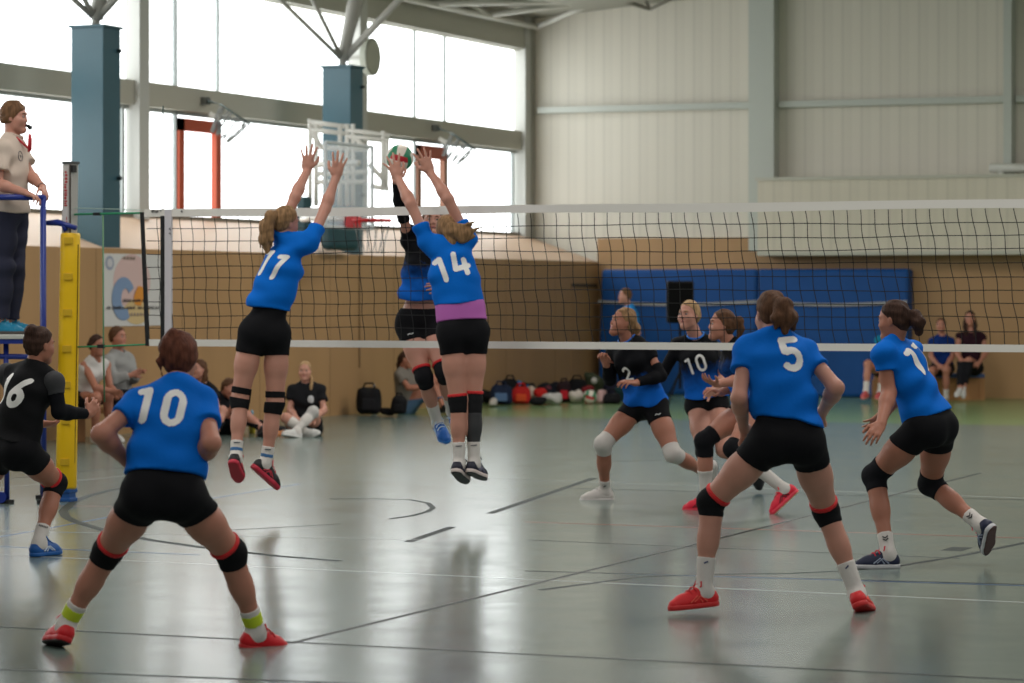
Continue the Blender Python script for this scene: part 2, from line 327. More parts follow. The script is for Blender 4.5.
# ---- folding basketball goal in front of the second column
def goal():
    XB = -16.55; y0, y1 = on_plane(325, 190, 0, XB)[1], on_plane(372, 190, 0, XB)[1]
    t = empty('basketball_goal', (XB, (y0+y1)/2, 0), 'folding white tube basketball goal with red rim, lowered before the second column', 'basketball goal'); og = np.array(t.location)
    mb = MB(); mb.box((XB-.02, y0, 2.46), (XB, y1, 3.52)); mb.build('backboard', mat('backboard_glass', (216, 224, 230), .25, .5, alpha=.28), t, og)
    fr = MB()
    for (a, b) in (((y0, 2.46), (y1, 2.46)), ((y0, 3.52), (y1, 3.52)), ((y0, 2.46), (y0, 3.52)), ((y1, 2.46), (y1, 3.52))): fr.tube([(XB+.005, a[0], a[1]), (XB+.005, b[0], b[1])], .022, 6)
    fr.build('backboard_frame', mat('board_frame', (196, 200, 200), .5), t, og)
    d = F/75.5
    segs = [((310, 119), (310, 206)), ((316, 122), (316, 206)), ((308, 122), (348, 127)), ((308, 129), (348, 134)), ((314, 147), (368, 150)), ((340, 124), (340, 206)), ((347, 124), (347, 206)), ((353, 124), (353, 206)),
            ((346, 130), (390, 136)), ((346, 136), (388, 141)), ((383, 131), (383, 190)), ((387, 139), (386, 188)), ((370, 186), (389, 189)), ((369, 164), (384, 180)), ((316, 174), (368, 172)), ((316, 182), (366, 182)), ((310, 130), (322, 148)), ((352, 136), (368, 150))]
    for (a, b) in segs:
        mb = MB(); mb.tube([at(a[0], a[1], d+.3), at(b[0], b[1], d+.3)], .033, 8); mb.build('frame_tube', armw, t, og, smooth=True)
    ym = (y0+y1)/2; c = np.array([XB+.32, ym, 2.55]); red = mat('rim_red', (196, 34, 40), .4)
    mb = MB(); mb.tube([c+np.array([math.cos(a)*.24, math.sin(a)*.24, 0]) for a in np.linspace(0, 2*math.pi, 25)[:-1]], .02, 8, closed=True); mb.box((XB, ym-.13, 2.46), (XB+.12, ym+.13, 2.60)); mb.build('rim', red, t, og)
    mb = MB()
    for k in range(12):
        a = 2*math.pi*k/12; e = lambda A, r, z: c+np.array([math.cos(A)*r, math.sin(A)*r, z])
        mb.tube([e(a, .24, 0), e(a+.2, .19, -.2), e(a, .14, -.42)], .006, 4)
    mb.build('net', netw, t, og)
    pad = mat('pad_teal', (34, 70, 76), .55)
    mb = MB(); mb.obox(at(340, 238, d-.1), AX, (.10, .42, .16)); mb.build('lower_pad', pad, t, og, bevel=.07)
    mb = MB(); mb.obox(at(304, 218, d), AX, (.07, .10, .28)); mb.build('edge_pad', pad, t, og, bevel=.03)
    mb = MB(); mb.tube([at(304, 226, d), at(322, 240, d), at(340, 238, d)], .04, 8); mb.build('support_arm', pad, t, og, smooth=True)
    for zq in (3.3, 2.6):
        mb = MB(); mb.tube([(XW-.3, ym+1.0, zq), (XW, ym+.6, zq), (XB, ym+.3, zq)], .04, 8); mb.build('wall_arm', armw, t, og, smooth=True)
goal()

# ---- banner on the left wall
def banner():
    ya, yb = on_plane(103, 300, 0, XW)[1], on_plane(161, 300, 0, XW)[1]; yb = on_plane(161, 300, 0, XW)[1]
    s = F/np.dot(on_plane(130, 300, 0, XW)-CAM, FWD); z1 = CAMH+(294-254)/s; z0 = CAMH-(326-294)/s
    X = XW+.006; t = empty('banner', (X, (ya+yb)/2, z0), 'white printed banner with pink and blue figure hung behind the net post', 'banner'); og = np.array(t.location)
    W_, H_ = yb-ya, z1-z0
    def P(u, v, k=1): return (X+.003*k, ya+u*W_, z1-v*H_)
    mb = MB(); mb.box((X-.004, ya, z0), (X+.002, yb, z1)); mb.build('sheet', mat('banner_sheet', (206, 204, 200), .6), t, og)
    def poly(name, pts, rgb, k):
        mb = MB(); mb.add([P(u, v, k) for u, v in pts], [tuple(range(len(pts)))]); mb.build(name, mat('banner_'+name+str(k), rgb, .6), t, og)
    el = lambda cx, cy, rx, ry, a0=0, a1=360: [(cx+rx*math.cos(math.radians(a)), cy+ry*math.sin(math.radians(a))) for a in np.linspace(a0, a1, 28)[:-1 if a1-a0 >= 360 else None]]
    poly('pink_oval', el(.48, .38, .32, .38), (208, 178, 172), 1)
    poly('yellow_patch', el(.56, .80, .22, .18), (206, 180, 130), 2)
    o = el(.33, .62, .20, .30, 60, 330); i_ = el(.36, .62, .07, .14, 60, 330)[::-1]
    mb = MB(); k = 3; vs = [P(u, v, k) for u, v in o]+[P(u, v, k) for u, v in i_[::-1]]; m_ = len(o)
    mb.add(vs, [(j, j+1, m_+j+1, m_+j) for j in range(m_-1)]); mb.build('blue_curve', mat('banner_blue', (122, 146, 178), .6), t, og)
    poly('orange_shape', [(.53, .52), (.58, .44), (.66, .46), (.68, .60), (.62, .72), (.52, .70), (.50, .60)], (214, 140, 48), 4)
    poly('emblem', el(.10, .13, .075, .10), (150, 156, 172), 1); poly('emblem_core', el(.10, .13, .045, .06), (196, 194, 196), 2)
    rnd = random.Random(4); mb = MB()
    def textrow(u0, u1, v, h):
        u = u0
        while u < u1:
            w_ = rnd.uniform(.008, .016)
            if rnd.random() > .12: mb.add([P(u, v+h*(0 if rnd.random() < .4 else .3), 5), P(u+w_, v+h*(0 if rnd.random() < .3 else .3), 5), P(u+w_, v+h, 5), P(u, v+h, 5)], [(0, 1, 2, 3)])
            u += w_*1.55
    textrow(.30, .70, .62, .045); textrow(.04, .93, .72, .045); mb.build('lettering', mat('banner_ink', (52, 50, 54), .6), t, og)
    mb = MB(); mb2 = mb
    for k in range(4): mb.add([P(.32+k*.055, .035, 5), P(.355+k*.055, .035, 5), P(.355+k*.055, .075, 5), P(.32+k*.055, .075, 5)], [(0, 1, 2, 3)])
    for k in range(5): mb.add([P(.44+k*.055, .82, 5), P(.47+k*.055, .82, 5), P(.47+k*.055, .86, 5), P(.44+k*.055, .86, 5)], [(0, 1, 2, 3)])
    mb.build('small_lettering', mat('banner_ink2', (150, 132, 120), .6), t, og)
banner()

# ---- crash mats leaning on the back wall
def mats():
    blue = mat('mat_blue', (18, 74, 138), .5, .25, bump=.25, bscale=3.0, var=.10, vscale=2)
    Y = YB-.06
    groups = 'blue crash mats standing against the back wall'
    def one(pxa, pxb, label, lean):
        xa, xb = on_plane(pxa, 294, 1, Y-.35)[0], on_plane(pxb, 294, 1, Y-.35)[0]; zt = 2.01
        t = empty('crash_mat', ((xa+xb)/2, Y-.25, 0), label, 'gym mat', groups); og = np.array(t.location)
        mb = MB(); mb.hexa([(xa, Y-.42, .0), (xb, Y-.42, .0), (xb, Y-.08, .0), (xa, Y-.08, .0)], [(xa+lean, Y-.33, zt), (xb, Y-.33, zt), (xb, Y-.01, zt), (xa+lean, Y-.01, zt)]); mb.build('pad', blue, t, og, bevel=.05)
        mb = MB(); s = .86
        for k in range(24):
            u = k/24.; x = xa+(xb-xa)*u; x2 = xa+(xb-xa)*(u+1/24.); f = lambda uu: .05*math.sin(math.pi*uu)
            mb.add([(x, Y-.40-.0, 1.52-f(u)), (x2, Y-.40, 1.52-f(u+1/24.)), (x2, Y-.40, 1.47-f(u+1/24.)), (x, Y-.40, 1.47-f(u))], [(0, 3, 2, 1)])
        mb.build('strap', mat('mat_strap', (150, 150, 150), .6), t, og)
    one(599, 756.5, 'left blue crash mat leaning behind the black loudspeaker', .03)
    one(757, 908, 'right blue crash mat behind the player wearing number 5', 0)
mats()

# ---- loudspeaker on stand
def speaker():
    d = 44.0; s = F/d; g = at(680, 294, d); t = empty('loudspeaker', (g[0], g[1], 0), 'black loudspeaker box on a pole stand before the left blue mat', 'loudspeaker'); og = np.array(t.location)
    blk = mat('speaker_black', (9, 9, 10), .6, .2); z1 = CAMH+(294-281)/s; z0 = CAMH-(323-294)/s
    mb = MB(); mb.obox([g[0], g[1], (z0+z1)/2], (RGT, FWD, UPV), (.19, .18, (z1-z0)/2)); mb.build('cabinet', blk, t, og, bevel=.03)
    mb = MB(); mb.obox([g[0], g[1], (z0+z1)/2]-FWD*.185, (RGT, FWD, UPV), (.165, .006, (z1-z0)/2-.03)); mb.build('grille', mat('grille', (12, 12, 13), .85, .1, bump=.5, bscale=300), t, og)
    mb = MB(); mb.tube([(g[0], g[1], .25), (g[0], g[1], z0)], .02, 8); mb.build('pole', blk, t, og)
    for k in range(3):
        a = 2.1*k+.4; mb = MB(); mb.tube([(g[0], g[1], .5), (g[0]+.4*math.cos(a), g[1]+.4*math.sin(a), .012)], .012, 6); mb.build('leg', blk, t, og)
speaker()

# ================================================================== NET, POST, REFEREE STAND
NX0, NX1 = -11.46, -1.95; NXS = -11.27
def px2x(px): return on_plane(px, 294, 1, YN)[0]
def net():
    t = empty('volleyball_net', (NXS, YN, 0), 'black mesh volleyball net with white tapes stretched across the court', 'volleyball net'); og = np.array(t.location)
    thread = mat('net_thread', (18, 18, 18), .8); tape = mat('net_tape', (228, 224, 216), .7, bump=.2, bscale=40); black = mat('net_black', (16, 17, 18), .7)
    zt, zb = 2.265, 1.215
    def zz(x): return 0
    mb = MB(); N = 40
    for k in range(N):
        xa, xb = NX0+(NX1-NX0)*k/N, NX0+(NX1-NX0)*(k+1)/N; sag = lambda x: .006*math.sin(2.1*x)
        mb.hexa([(xa, YN-.006, zt-.062+sag(xa)), (xb, YN-.006, zt-.062+sag(xb)), (xb, YN+.006, zt-.062+sag(xb)), (xa, YN+.006, zt-.062+sag(xa))], [(xa, YN-.006, zt+sag(xa)*.4), (xb, YN-.006, zt+sag(xb)*.4), (xb, YN+.006, zt+sag(xb)*.4), (xa, YN+.006, zt+sag(xa)*.4)])
    mb.build('top_tape', tape, t, og)
    mb = MB(); mb.box((NX0+.03, YN-.005, zb), (NX1, YN+.005, zb+.052)); mb.build('bottom_tape', tape, t, og)
    mb = MB(); rnd = random.Random(2)
    nr = 10; H_ = (zt-.06)-(zb+.05)
    for r in range(1, nr):
        z = zt-.06-H_*r/nr; pts = []
        for k in range(0, 160): x = NX0+.02+(NX1-NX0-.02)*k/159; pts.append((x, YN, z+.006*math.sin(1.7*x+r*1.3)+.003*math.sin(6*x+r)))
        mb.tube(pts, .0029, 4)
    x = NX0+.11
    while x < NX1:
        sl = .035+.016*(x-NXS); pts = []
        for k in range(nr*2+1):
            u = k/(nr*2.); pts.append((x+sl*u+.006*math.sin(6.28*u*3+x*3), YN+.002, zt-.06-H_*u))
        mb.tube(pts, .0029, 4); x += .0995
    mb.build('netting', thread, t, og)
    mb = MB(); mb.hexa([(px2x(146), YN-.01, zb), (px2x(149.5), YN-.01, zb), (px2x(149.5), YN+.01, zb), (px2x(146), YN+.01, zb)], [(px2x(140.5), YN-.01, zt-.02), (px2x(143.5), YN-.01, zt-.02), (px2x(143.5), YN+.01, zt-.02), (px2x(140.5), YN+.01, zt-.02)]); mb.build('end_strap', black, t, og)
    mb = MB(); mb.box((px2x(161.3), YN-.014, zb+.02), (px2x(165), YN+.014, zt-.05)); mb.build('antenna_sleeve', black, t, og)
    mb = MB(); mb.box((px2x(165.2), YN-.011, zb), (px2x(172), YN+.011, zt)); mb.build('side_band', mat('side_band', (205, 200, 204), .7), t, og)
    mb = MB()
    for (px, py, w_) in ((151.5, 212, 1.5), (153, 211, 1.2), (155, 212.2, 1.6), (157, 211.5, 1.0), (160, 210.6, 1.0), (169, 229.5, 1.6), (169, 234, 1.8), (181, 211.8, 1.4)):
        c = on_plane(px, py, 1, YN-.012); mb.tube([c, c+[w_/128*.6, 0, .012], c+[w_/128, 0, -.006]], .004, 4)
    mb.build('handwriting', mat('net_ink', (60, 58, 60), .7), t, og)
    o = empty('net_antenna', (px2x(163), YN, 1.24), 'thin upright antenna rod standing above the left end of the net', 'antenna'); og2 = np.array(o.location)
    for k, zz0 in enumerate(np.arange(1.26, 3.06, .1)):
        mb = MB(); mb.tube([(px2x(163), YN, zz0), (px2x(163), YN, zz0+.1)], .0055, 6); mb.build('antenna_band', mat('antenna_dark', (52, 78, 70), .5) if k > 9 else (mat('antenna_red', (150, 50, 48), .5) if k % 2 else tape), o, og2)
    # green tension ropes
    g = mat('rope_green', (40, 140, 96), .6)
    mb = MB(); mb.tube([on_plane(73, 214.5, 1, YN), on_plane(110, 213.6, 1, YN), on_plane(142, 213, 1, YN)], .009, 6); mb.build('tension_rope', g, t, og, smooth=True)
    mb = MB(); mb.tube([on_plane(78, 347, 1, YN), on_plane(110, 346, 1, YN), on_plane(146, 344.5, 1, YN)], .008, 6); mb.build('tension_rope', g, t, og, smooth=True)
    mb = MB(); mb.tube([on_plane(103, 213.8, 1, YN), on_plane(103.5, 350, 1, YN), on_plane(104.5, 402, 1, YN)], .0065, 6); mb.build('hanging_cord', mat('cord_green', (86, 130, 92), .6), t, og, smooth=True)
    mb = MB(); mb.tube([on_plane(73, 208, 1, YN), on_plane(142, 210, 1, YN)], .003, 5); mb.build('thin_cord', mat('cord_pale', (170, 190, 180), .6), t, og)
    mb = MB(); mb.obox(on_plane(97, 214, 1, YN), AX, (.03, .012, .012)); mb.obox(on_plane(101, 346.3, 1, YN), AX, (.028, .014, .014)); mb.build('rope_tensioner', black, t, og)
net()

def post():
    PX = px2x(70.5); t = empty('net_post', (PX, YN, 0), 'silver net post wrapped in yellow padding beside the referee stand', 'net post'); og = np.array(t.location)
    silver = mat('post_silver', (196, 194, 190), .35, .5, metal=.4)
    mb = MB(); mb.hexa([(PX-.08, YN-.05, .1), (PX+.004, YN-.05, .1), (PX+.004, YN+.05, .1), (PX-.08, YN+.05, .1)], [(PX-.042, YN-.05, 2.63), (PX+.042, YN-.05, 2.63), (PX+.042, YN+.05, 2.63), (PX-.042, YN+.05, 2.63)]); mb.build('pole', silver, t, og, bevel=.004)
    mb = MB(); mb.box((PX-.046, YN-.054, 2.625), (PX+.05, YN+.054, 2.645)); mb.build('end_cap', mat('post_cap', (70, 74, 74), .5), t, og)
    mb = MB(); mb.box((PX+.020, YN-.054, 2.0), (PX+.034, YN-.049, 2.62)); mb.build('groove', mat('post_groove', (74, 66, 56), .6), t, og)
    mb = MB(); mb.box((PX+.034, YN-.060, 2.56), (PX+.056, YN+.0, 2.615)); mb.build('pulley', mat('pulley', (14, 14, 16), .5), t, og)
    mb = MB(); mb.box((PX-.038, YN-.053, 2.02), (PX+.008, YN-.0505, 2.61)); lb = mb.build('label_plate', mat('post_label', (206, 202, 200), .5), t, og)
    rnd = random.Random(5); mb = MB(); z = 2.57
    while z > 2.30:
        h = rnd.uniform(.010, .02); mb.box((PX-.014-(.004 if z > 2.47 else .01), YN-.0555, z-h), (PX+.004-rnd.choice((0, .006))-(0 if z > 2.47 else .003), YN-.0535, z)); z -= h*1.45
    mb.box((PX-.006, YN-.0555, 2.19), (PX+.0, YN-.0535, 2.215)); mb.box((PX-.008, YN-.0555, 2.16), (PX+.0, YN-.0535, 2.182))
    mb.build('red_lettering', mat('post_red', (178, 52, 56), .5), lb, og)
    # padding: round tube, slightly squashed, with strap tabs
    yel = mat('pad_yellow', (238, 192, 8), .42, .45, bump=.1, bscale=30)
    mb = MB(); zs = [.10, .12, .6, 1.2, 1.8, 2.07, 2.09]
    mb.tube([(PX-.040*(2.09-z)/2, YN-.0, z) for z in zs], [.075, .082, .080, .079, .078, .077, .070], 28); mb.build('padding', yel, t, og, smooth=True)
    for z in (2.05, 1.77, 1.49, 1.21, .93, .65, .33):
        mb = MB(); mb.obox((PX+.030-.040*(2.09-z)/2, YN-.079, z-.02), (nrm([1, .38, 0]), nrm([-.38, 1, 0]), UPV), (.036, .006, .026)); mb.build('strap_tab', mat('pad_tab', (206, 166, 16), .5), t, og, bevel=.003)
    mb = MB(); mb.tube([(PX+.042, YN-.01, .3), (PX+.060, YN-.012, 1.0), (PX+.076, YN-.012, 2.0)], .004, 5); mb.build('pad_seam', mat('seam_dark', (96, 72, 16), .6), t, og)
    blue = mat('stand_blue', (18, 44, 130), .4, .5)
    bb = mat('base_blue', (30, 84, 150), .45)
    mb = MB(); mb.box((PX-.06, YN-.05, .0), (PX+.02, YN+.05, .11)); mb.box((PX-.085, YN-.06, .0), (PX+.03, YN+.06, .03)); mb.box((PX-.08, YN-.06, .07), (PX+.03, YN+.06, .10)); mb.build('base', bb, t, og, bevel=.005)
    mb = MB(); mb.tube([on_plane(47, 223, 1, YN-.06), on_plane(58, 222.5, 1, YN-.06), on_plane(63, 224, 1, YN-.06), on_plane(76, 228, 1, YN-.06)], [.02, .026, .022, .02], 8); mb.tube([on_plane(63, 224, 1, YN-.06), on_plane(66, 231, 1, YN-.06)], .02, 8); mb.build('strap_clamp', blue, t, og, smooth=True)
post()

def ref_stand():
    d = 23.75; s = F/d; g = at(22, 294, d); t = empty('referee_stand', (g[0], g[1], 0), 'blue tubular referee stand with white platform beside the net post', 'referee stand'); og = np.array(t.location)
    blue = mat('stand_blue', (18, 44, 130), .4, .5); dn, df = d-.25, d+.30
    def tb(name, pts, r, m=blue):
        mb = MB(); mb.tube(pts, r, 10); mb.build(name, m, t, og, smooth=True)
    zf = CAMH-CAMH
    foot = lambda px, dd: np.array([*(at(px, 294, dd)[:2]), 0.0])
    up = lambda px, py, dd: at(px, py, dd)
    tb('upright', [foot(44, dn)+[0, 0, .02], up(43.5, 198, dn)], .021); tb('upright', [foot(42.5, df)+[0, 0, .02], up(42.5, 200, df)], .02)
    tb('upright', [foot(7, dn)+[0, 0, .02], up(6, 340, dn)], .021); tb('upright', [foot(-30, dn)+[0, 0, .02], up(-30, 198, dn)], .021); tb('upright', [foot(-30, df)+[0, 0, .02], up(-30, 198, df)], .021)
    tb('top_rail', [up(-34, 197, dn), up(43.5, 197.5, dn)], .024); tb('top_rail', [up(43.5, 198, dn), up(42.5, 198, df)], .024)
    tb('rung', [up(-30, 356, dn), up(44, 357, dn)], .022); tb('rung', [up(-30, 420, dn), up(44, 420, dn)], .018); tb('rung', [up(44, 470, dn), up(42.5, 466, df)], .018)
    white = mat('platform_white', (196, 196, 188), .5)
    zp = 1.30; a, b = up(-34, 294, dn-.05), up(24, 294, dn-.05)
    mb = MB(); c = (at(-6, 294, d)); mb.obox([c[0], c[1], zp-.015], (RGT, FWD, UPV), (.30, .34, .016)); mb.build('platform', white, t, og, bevel=.004)
    mb = MB(); mb.obox([c[0], c[1], zp-.05], (RGT, FWD, UPV), (.29, .33, .018)); mb.build('platform_frame', blue, t, og)
    for px, dd_ in ((44, dn), (42.5, df), (7, dn), (-30, dn), (-30, df)):
        mb = MB(); f = foot(px, dd_); mb.box((f[0]-.04, f[1]-.04, 0), (f[0]+.04, f[1]+.04, .03)); mb.build('foot_pad', mat('rubber', (18, 18, 20), .7), t, og)
    mb = MB(); f = foot(1, dn-.02)+[0, 0, .05]; mb.tube([f-FWD*.03, f+FWD*.03], .045, 12); mb.build('wheel', blue, t, og)
ref_stand()

# ---- ball
def ball():
    c = at(400, 158, F/129.0); R = .105
    m = bpy.data.materials.new('ball_panels'); m.use_nodes = True; N = m.node_tree.nodes; L = m.node_tree.links; b = N['Principled BSDF']; b.inputs['Roughness'].default_value = .45
    tc = N.new('ShaderNodeTexCoord'); mp = N.new('ShaderNodeMapping'); mp.inputs['Rotation'].default_value = (.95, .15, PHI+.75); L.new(tc.outputs['Object'], mp.inputs[0])
    ab = N.new('ShaderNodeVectorMath'); ab.operation = 'ABSOLUTE'; L.new(mp.outputs[0], ab.inputs[0]); sx = N.new('ShaderNodeSeparateXYZ'); L.new(ab.outputs[0], sx.inputs[0])
    def M(op, a, b_=None):
        n = N.new('ShaderNodeMath'); n.operation = op
        for i, v in enumerate((a, b_)):
            if v is None: continue
            if isinstance(v, (int, float)): n.inputs[i].default_value = v
            else: L.new(v, n.inputs[i])
        return n.outputs[0]
    x, y, z = sx.outputs
    def face(a, b_, c_): return M('MULTIPLY', M('GREATER_THAN', a, b_), M('GREATER_THAN', a, c_))
    fx, fy, fz = face(x, y, z), face(y, x, z), face(z, x, y)
    def band(q, a): return M('LESS_THAN', M('DIVIDE', q, a), .36)
    mid = M('ADD', M('ADD', M('MULTIPLY', fx, band(y, x)), M('MULTIPLY', fy, band(z, y))), M('MULTIPLY', fz, band(x, z)))
    def mix(f, a, b_):
        n = N.new('ShaderNodeMix'); n.data_type = 'RGBA'; L.new(f, n.inputs[0])
        for i, v in ((6, a), (7, b_)):
            if isinstance(v, tuple): n.inputs[i].default_value = lin(v)+(1,)
            else: L.new(v, n.inputs[i])
        return n.outputs[2]
    side = mix(fx, (10, 124, 84), (10, 124, 84)); side = mix(fz, side, (182, 28, 40)); col = mix(mid, side, (226, 214, 200))
    L.new(col, b.inputs['Base Color'])
    mb = MB(); mb.ellipsoid(c, AX, (R, R, R), 32, 20); o = mb.build('volleyball', m, None, c, smooth=True)
    tag(o, 'green, red and cream volleyball in the air at the raised hands above the net', 'ball')
BALLC = at(400, 158, F/129.0)
ball()
# ================================================================== FIGURES: signed-distance bodies meshed with surface nets
def smin(a, b, k):
    if k <= 0: return np.minimum(a, b)
    h = np.maximum(k-np.abs(a-b), 0)/k
    return np.minimum(a, b)-h*h*k*.25
def RC(a, b, r1, r2, k=.02, flat=None, clip=None):     # tapered capsule; flat = (axis, ratio) squashes it along an axis
    return dict(t='rc', a=np.asarray(a, float), b=np.asarray(b, float), r1=r1, r2=r2, k=k, flat=flat, clip=clip)
def EL(c, ax, r, k=.02, clip=None): return dict(t='el', c=np.asarray(c, float), ax=ax, r=np.asarray(r, float), k=k, clip=clip)
def SP(c, r, k=.02, clip=None): return RC(c, c, r, r, k, None, clip)
def grow(prims, off, k=None):
    out = []
    for p in prims:
        q = dict(p)
        if q['t'] == 'rc': q['r1'] = q['r1']+off; q['r2'] = q['r2']+off
        else: q['r'] = q['r']+off
        if k is not None: q['k'] = k
        out.append(q)
    return out
def pbox(p):
    if p['t'] == 'rc':
        r = max(p['r1'], p['r2'])*(1 if not p['flat'] else max(1, p['flat'][1]))
        return np.minimum(p['a'], p['b'])-r, np.maximum(p['a'], p['b'])+r
    r = max(p['r']); return p['c']-r, p['c']+r
class Field:
    def __init__(s, prims, h, pad=.03, lo=None, hi=None):
        bs = [pbox(p) for p in prims]
        s.lo = np.min([b[0] for b in bs], 0)-pad if lo is None else lo; hi = np.max([b[1] for b in bs], 0)+pad if hi is None else hi
        s.h = h; n = np.ceil((hi-s.lo)/h).astype(int)+1; s.n = n; s.D = np.full(tuple(n), .5, np.float32)
        s.ax = [(s.lo[i]+h*np.arange(n[i])).astype(np.float32) for i in range(3)]
        for p in prims: s.add(p)
    def block(s, lo, hi):
        i0 = np.clip(np.floor((lo-s.lo)/s.h).astype(int), 0, s.n-1); i1 = np.clip(np.ceil((hi-s.lo)/s.h).astype(int)+1, 1, s.n)
        sl = tuple(slice(a, b) for a, b in zip(i0, i1))
        g = (s.ax[0][sl[0]][:, None, None], s.ax[1][sl[1]][None, :, None], s.ax[2][sl[2]][None, None, :])
        return sl, g
    def dist(s, p, g):
        X, Y, Z = g
        if p['t'] == 'rc':
            a, b = p['a'], p['b']; px, py, pz = X-a[0], Y-a[1], Z-a[2]; ba = b-a
            if p['flat']:
                nv, f = p['flat']; nv = nrm(nv); q = (px*nv[0]+py*nv[1]+pz*nv[2])*(1/f-1)
                px, py, pz = px+q*nv[0], py+q*nv[1], pz+q*nv[2]
                ba = ba+np.dot(ba, nv)*(1/f-1)*nv
            L2 = np.dot(ba, ba)
            if L2 < 1e-9: d = np.sqrt(px*px+py*py+pz*pz)-p['r1']
            else:
                t = np.clip((px*ba[0]+py*ba[1]+pz*ba[2])/L2, 0, 1)
                d = np.sqrt((px-t*ba[0])**2+(py-t*ba[1])**2+(pz-t*ba[2])**2)-(p['r1']+t*(p['r2']-p['r1']))
            if p['flat'] and p['flat'][1] < 1: d = d*(.5+.5*p['flat'][1])
        else:
            c, ax, r = p['c'], p['ax'], p['r']; px, py, pz = X-c[0], Y-c[1], Z-c[2]; k0 = 0; k1 = 0
            for i in range(3):
                q = (px*ax[i][0]+py*ax[i][1]+pz*ax[i][2])/r[i]; k0 = k0+q*q; k1 = k1+(q/r[i])**2
            k0 = np.sqrt(k0); d = k0*(k0-1)/np.maximum(np.sqrt(k1), 1e-6)
        if p['clip']:
            for (pt, nv) in p['clip']: d = np.maximum(d, (X-pt[0])*nv[0]+(Y-pt[1])*nv[1]+(Z-pt[2])*nv[2])
        return d
    def add(s, p):
        lo, hi = pbox(p); m = p['k']+3*s.h; sl, g = s.block(lo-m, hi+m)
        s.D[sl] = smin(s.D[sl], s.dist(p, g).astype(np.float32), p['k'])
    def sub(s, p, k=.01):
        lo, hi = pbox(p); m = k+3*s.h; sl, g = s.block(lo-m, hi+m)
        s.D[sl] = -smin(-s.D[sl], s.dist(p, g).astype(np.float32), k)
    def half(s, pt, nv):           # keep the side the normal points away from
        g = (s.ax[0][:, None, None], s.ax[1][None, :, None], s.ax[2][None, None, :])
        s.D = np.maximum(s.D, ((g[0]-pt[0])*nv[0]+(g[1]-pt[1])*nv[1]+(g[2]-pt[2])*nv[2]).astype(np.float32))
    def wrinkle(s, amp, seed, up, rt, sc=1.0):
        g = (s.ax[0][:, None, None], s.ax[1][None, :, None], s.ax[2][None, None, :]); r = np.random.RandomState(seed)
        u = g[0]*up[0]+g[1]*up[1]+g[2]*up[2]; v = g[0]*rt[0]+g[1]*rt[1]+g[2]*rt[2]; q = g[0]*.7-g[1]*.7+g[2]*.15
        p1, p2, p3, p4 = r.uniform(0, 6.28, 4)
        wv = np.sin(sc*(34*u+12*v)+1.6*np.sin(9*v+p1)+1.2*np.sin(8*q+p2)+p3)+.8*np.sin(sc*(26*u-20*v)+1.5*np.sin(11*u+p4)+p1)+.6*np.sin(sc*(48*u+5*q)+2*np.sin(10*v+p2))
        s.D = s.D+(amp*.5*wv).astype(np.float32)
    def strands(s, amp, seed, d):  # fine grooves along direction d
        g = (s.ax[0][:, None, None], s.ax[1][None, :, None], s.ax[2][None, None, :]); d = nrm(d)
        a = nrm(np.cross(d, [.3, .5, .8])); b = np.cross(d, a); r = np.random.RandomState(seed).uniform(0, 6.28, 3)
        u = g[0]*a[0]+g[1]*a[1]+g[2]*a[2]; v = g[0]*b[0]+g[1]*b[1]+g[2]*b[2]; t = g[0]*d[0]+g[1]*d[1]+g[2]*d[2]
        s.D = s.D+(amp*(.6*np.sin(150*u+1.5*np.sin(22*t+r[0])+r[1])+.6*np.sin(140*v+1.5*np.sin(25*t+r[2]))+.8*np.sin(62*u+55*v+1.5*np.sin(18*t)))).astype(np.float32)
    def mesh(s, name, m, parent, origin, smooth_it=1):
        D = s.D; S = D < 0; h = s.h
        c = np.zeros(tuple(s.n-1), np.int8)
        for i in (0, 1):
            for j in (0, 1):
                for k in (0, 1): c += S[i:s.n[0]-1+i, j:s.n[1]-1+j, k:s.n[2]-1+k]
        act = (c > 0) & (c < 8); ai = np.argwhere(act); n = len(ai)
        if n == 0: return None
        idx = np.full(act.shape, -1, np.int32); idx[act] = np.arange(n)
        acc = np.zeros((n, 3)); cnt = np.zeros(n); offs = [(i, j, k) for i in (0, 1) for j in (0, 1) for k in (0, 1)]
        val = {o: D[ai[:, 0]+o[0], ai[:, 1]+o[1], ai[:, 2]+o[2]].astype(float) for o in offs}
        for a in offs:
            for x in range(3):
                if a[x]: continue
                b = list(a); b[x] = 1; b = tuple(b); da, db = val[a], val[b]; cr = (da < 0) != (db < 0)
                t = np.where(cr, da/np.where(cr, da-db, 1), 0); pos = np.tile(np.array(a, float), (n, 1)); pos[:, x] = t
                acc += np.where(cr[:, None], pos, 0); cnt += cr
        V = s.lo+h*(ai+acc/cnt[:, None]); Q = []
        for x in range(3):
            y, z = (x+1) % 3, (x+2) % 3; sa = [slice(None)]*3; sb = [slice(None)]*3; sa[x] = slice(0, -1); sb[x] = slice(1, None)
            A, B = S[tuple(sa)], S[tuple(sb)]; fl = A != B; e = np.argwhere(fl); e = e[(e[:, y] > 0) & (e[:, z] > 0) & (e[:, y] < s.n[y]-1) & (e[:, z] < s.n[z]-1)]
            ins = A[e[:, 0], e[:, 1], e[:, 2]]
            def cell(dy, dz):
                q = e.copy(); q[:, y] += dy; q[:, z] += dz; return idx[q[:, 0], q[:, 1], q[:, 2]]
            q = np.stack([cell(-1, -1), cell(0, -1), cell(0, 0), cell(-1, 0)], 1); q[~ins] = q[~ins][:, ::-1]; Q.append(q)
        Q = np.concatenate(Q)
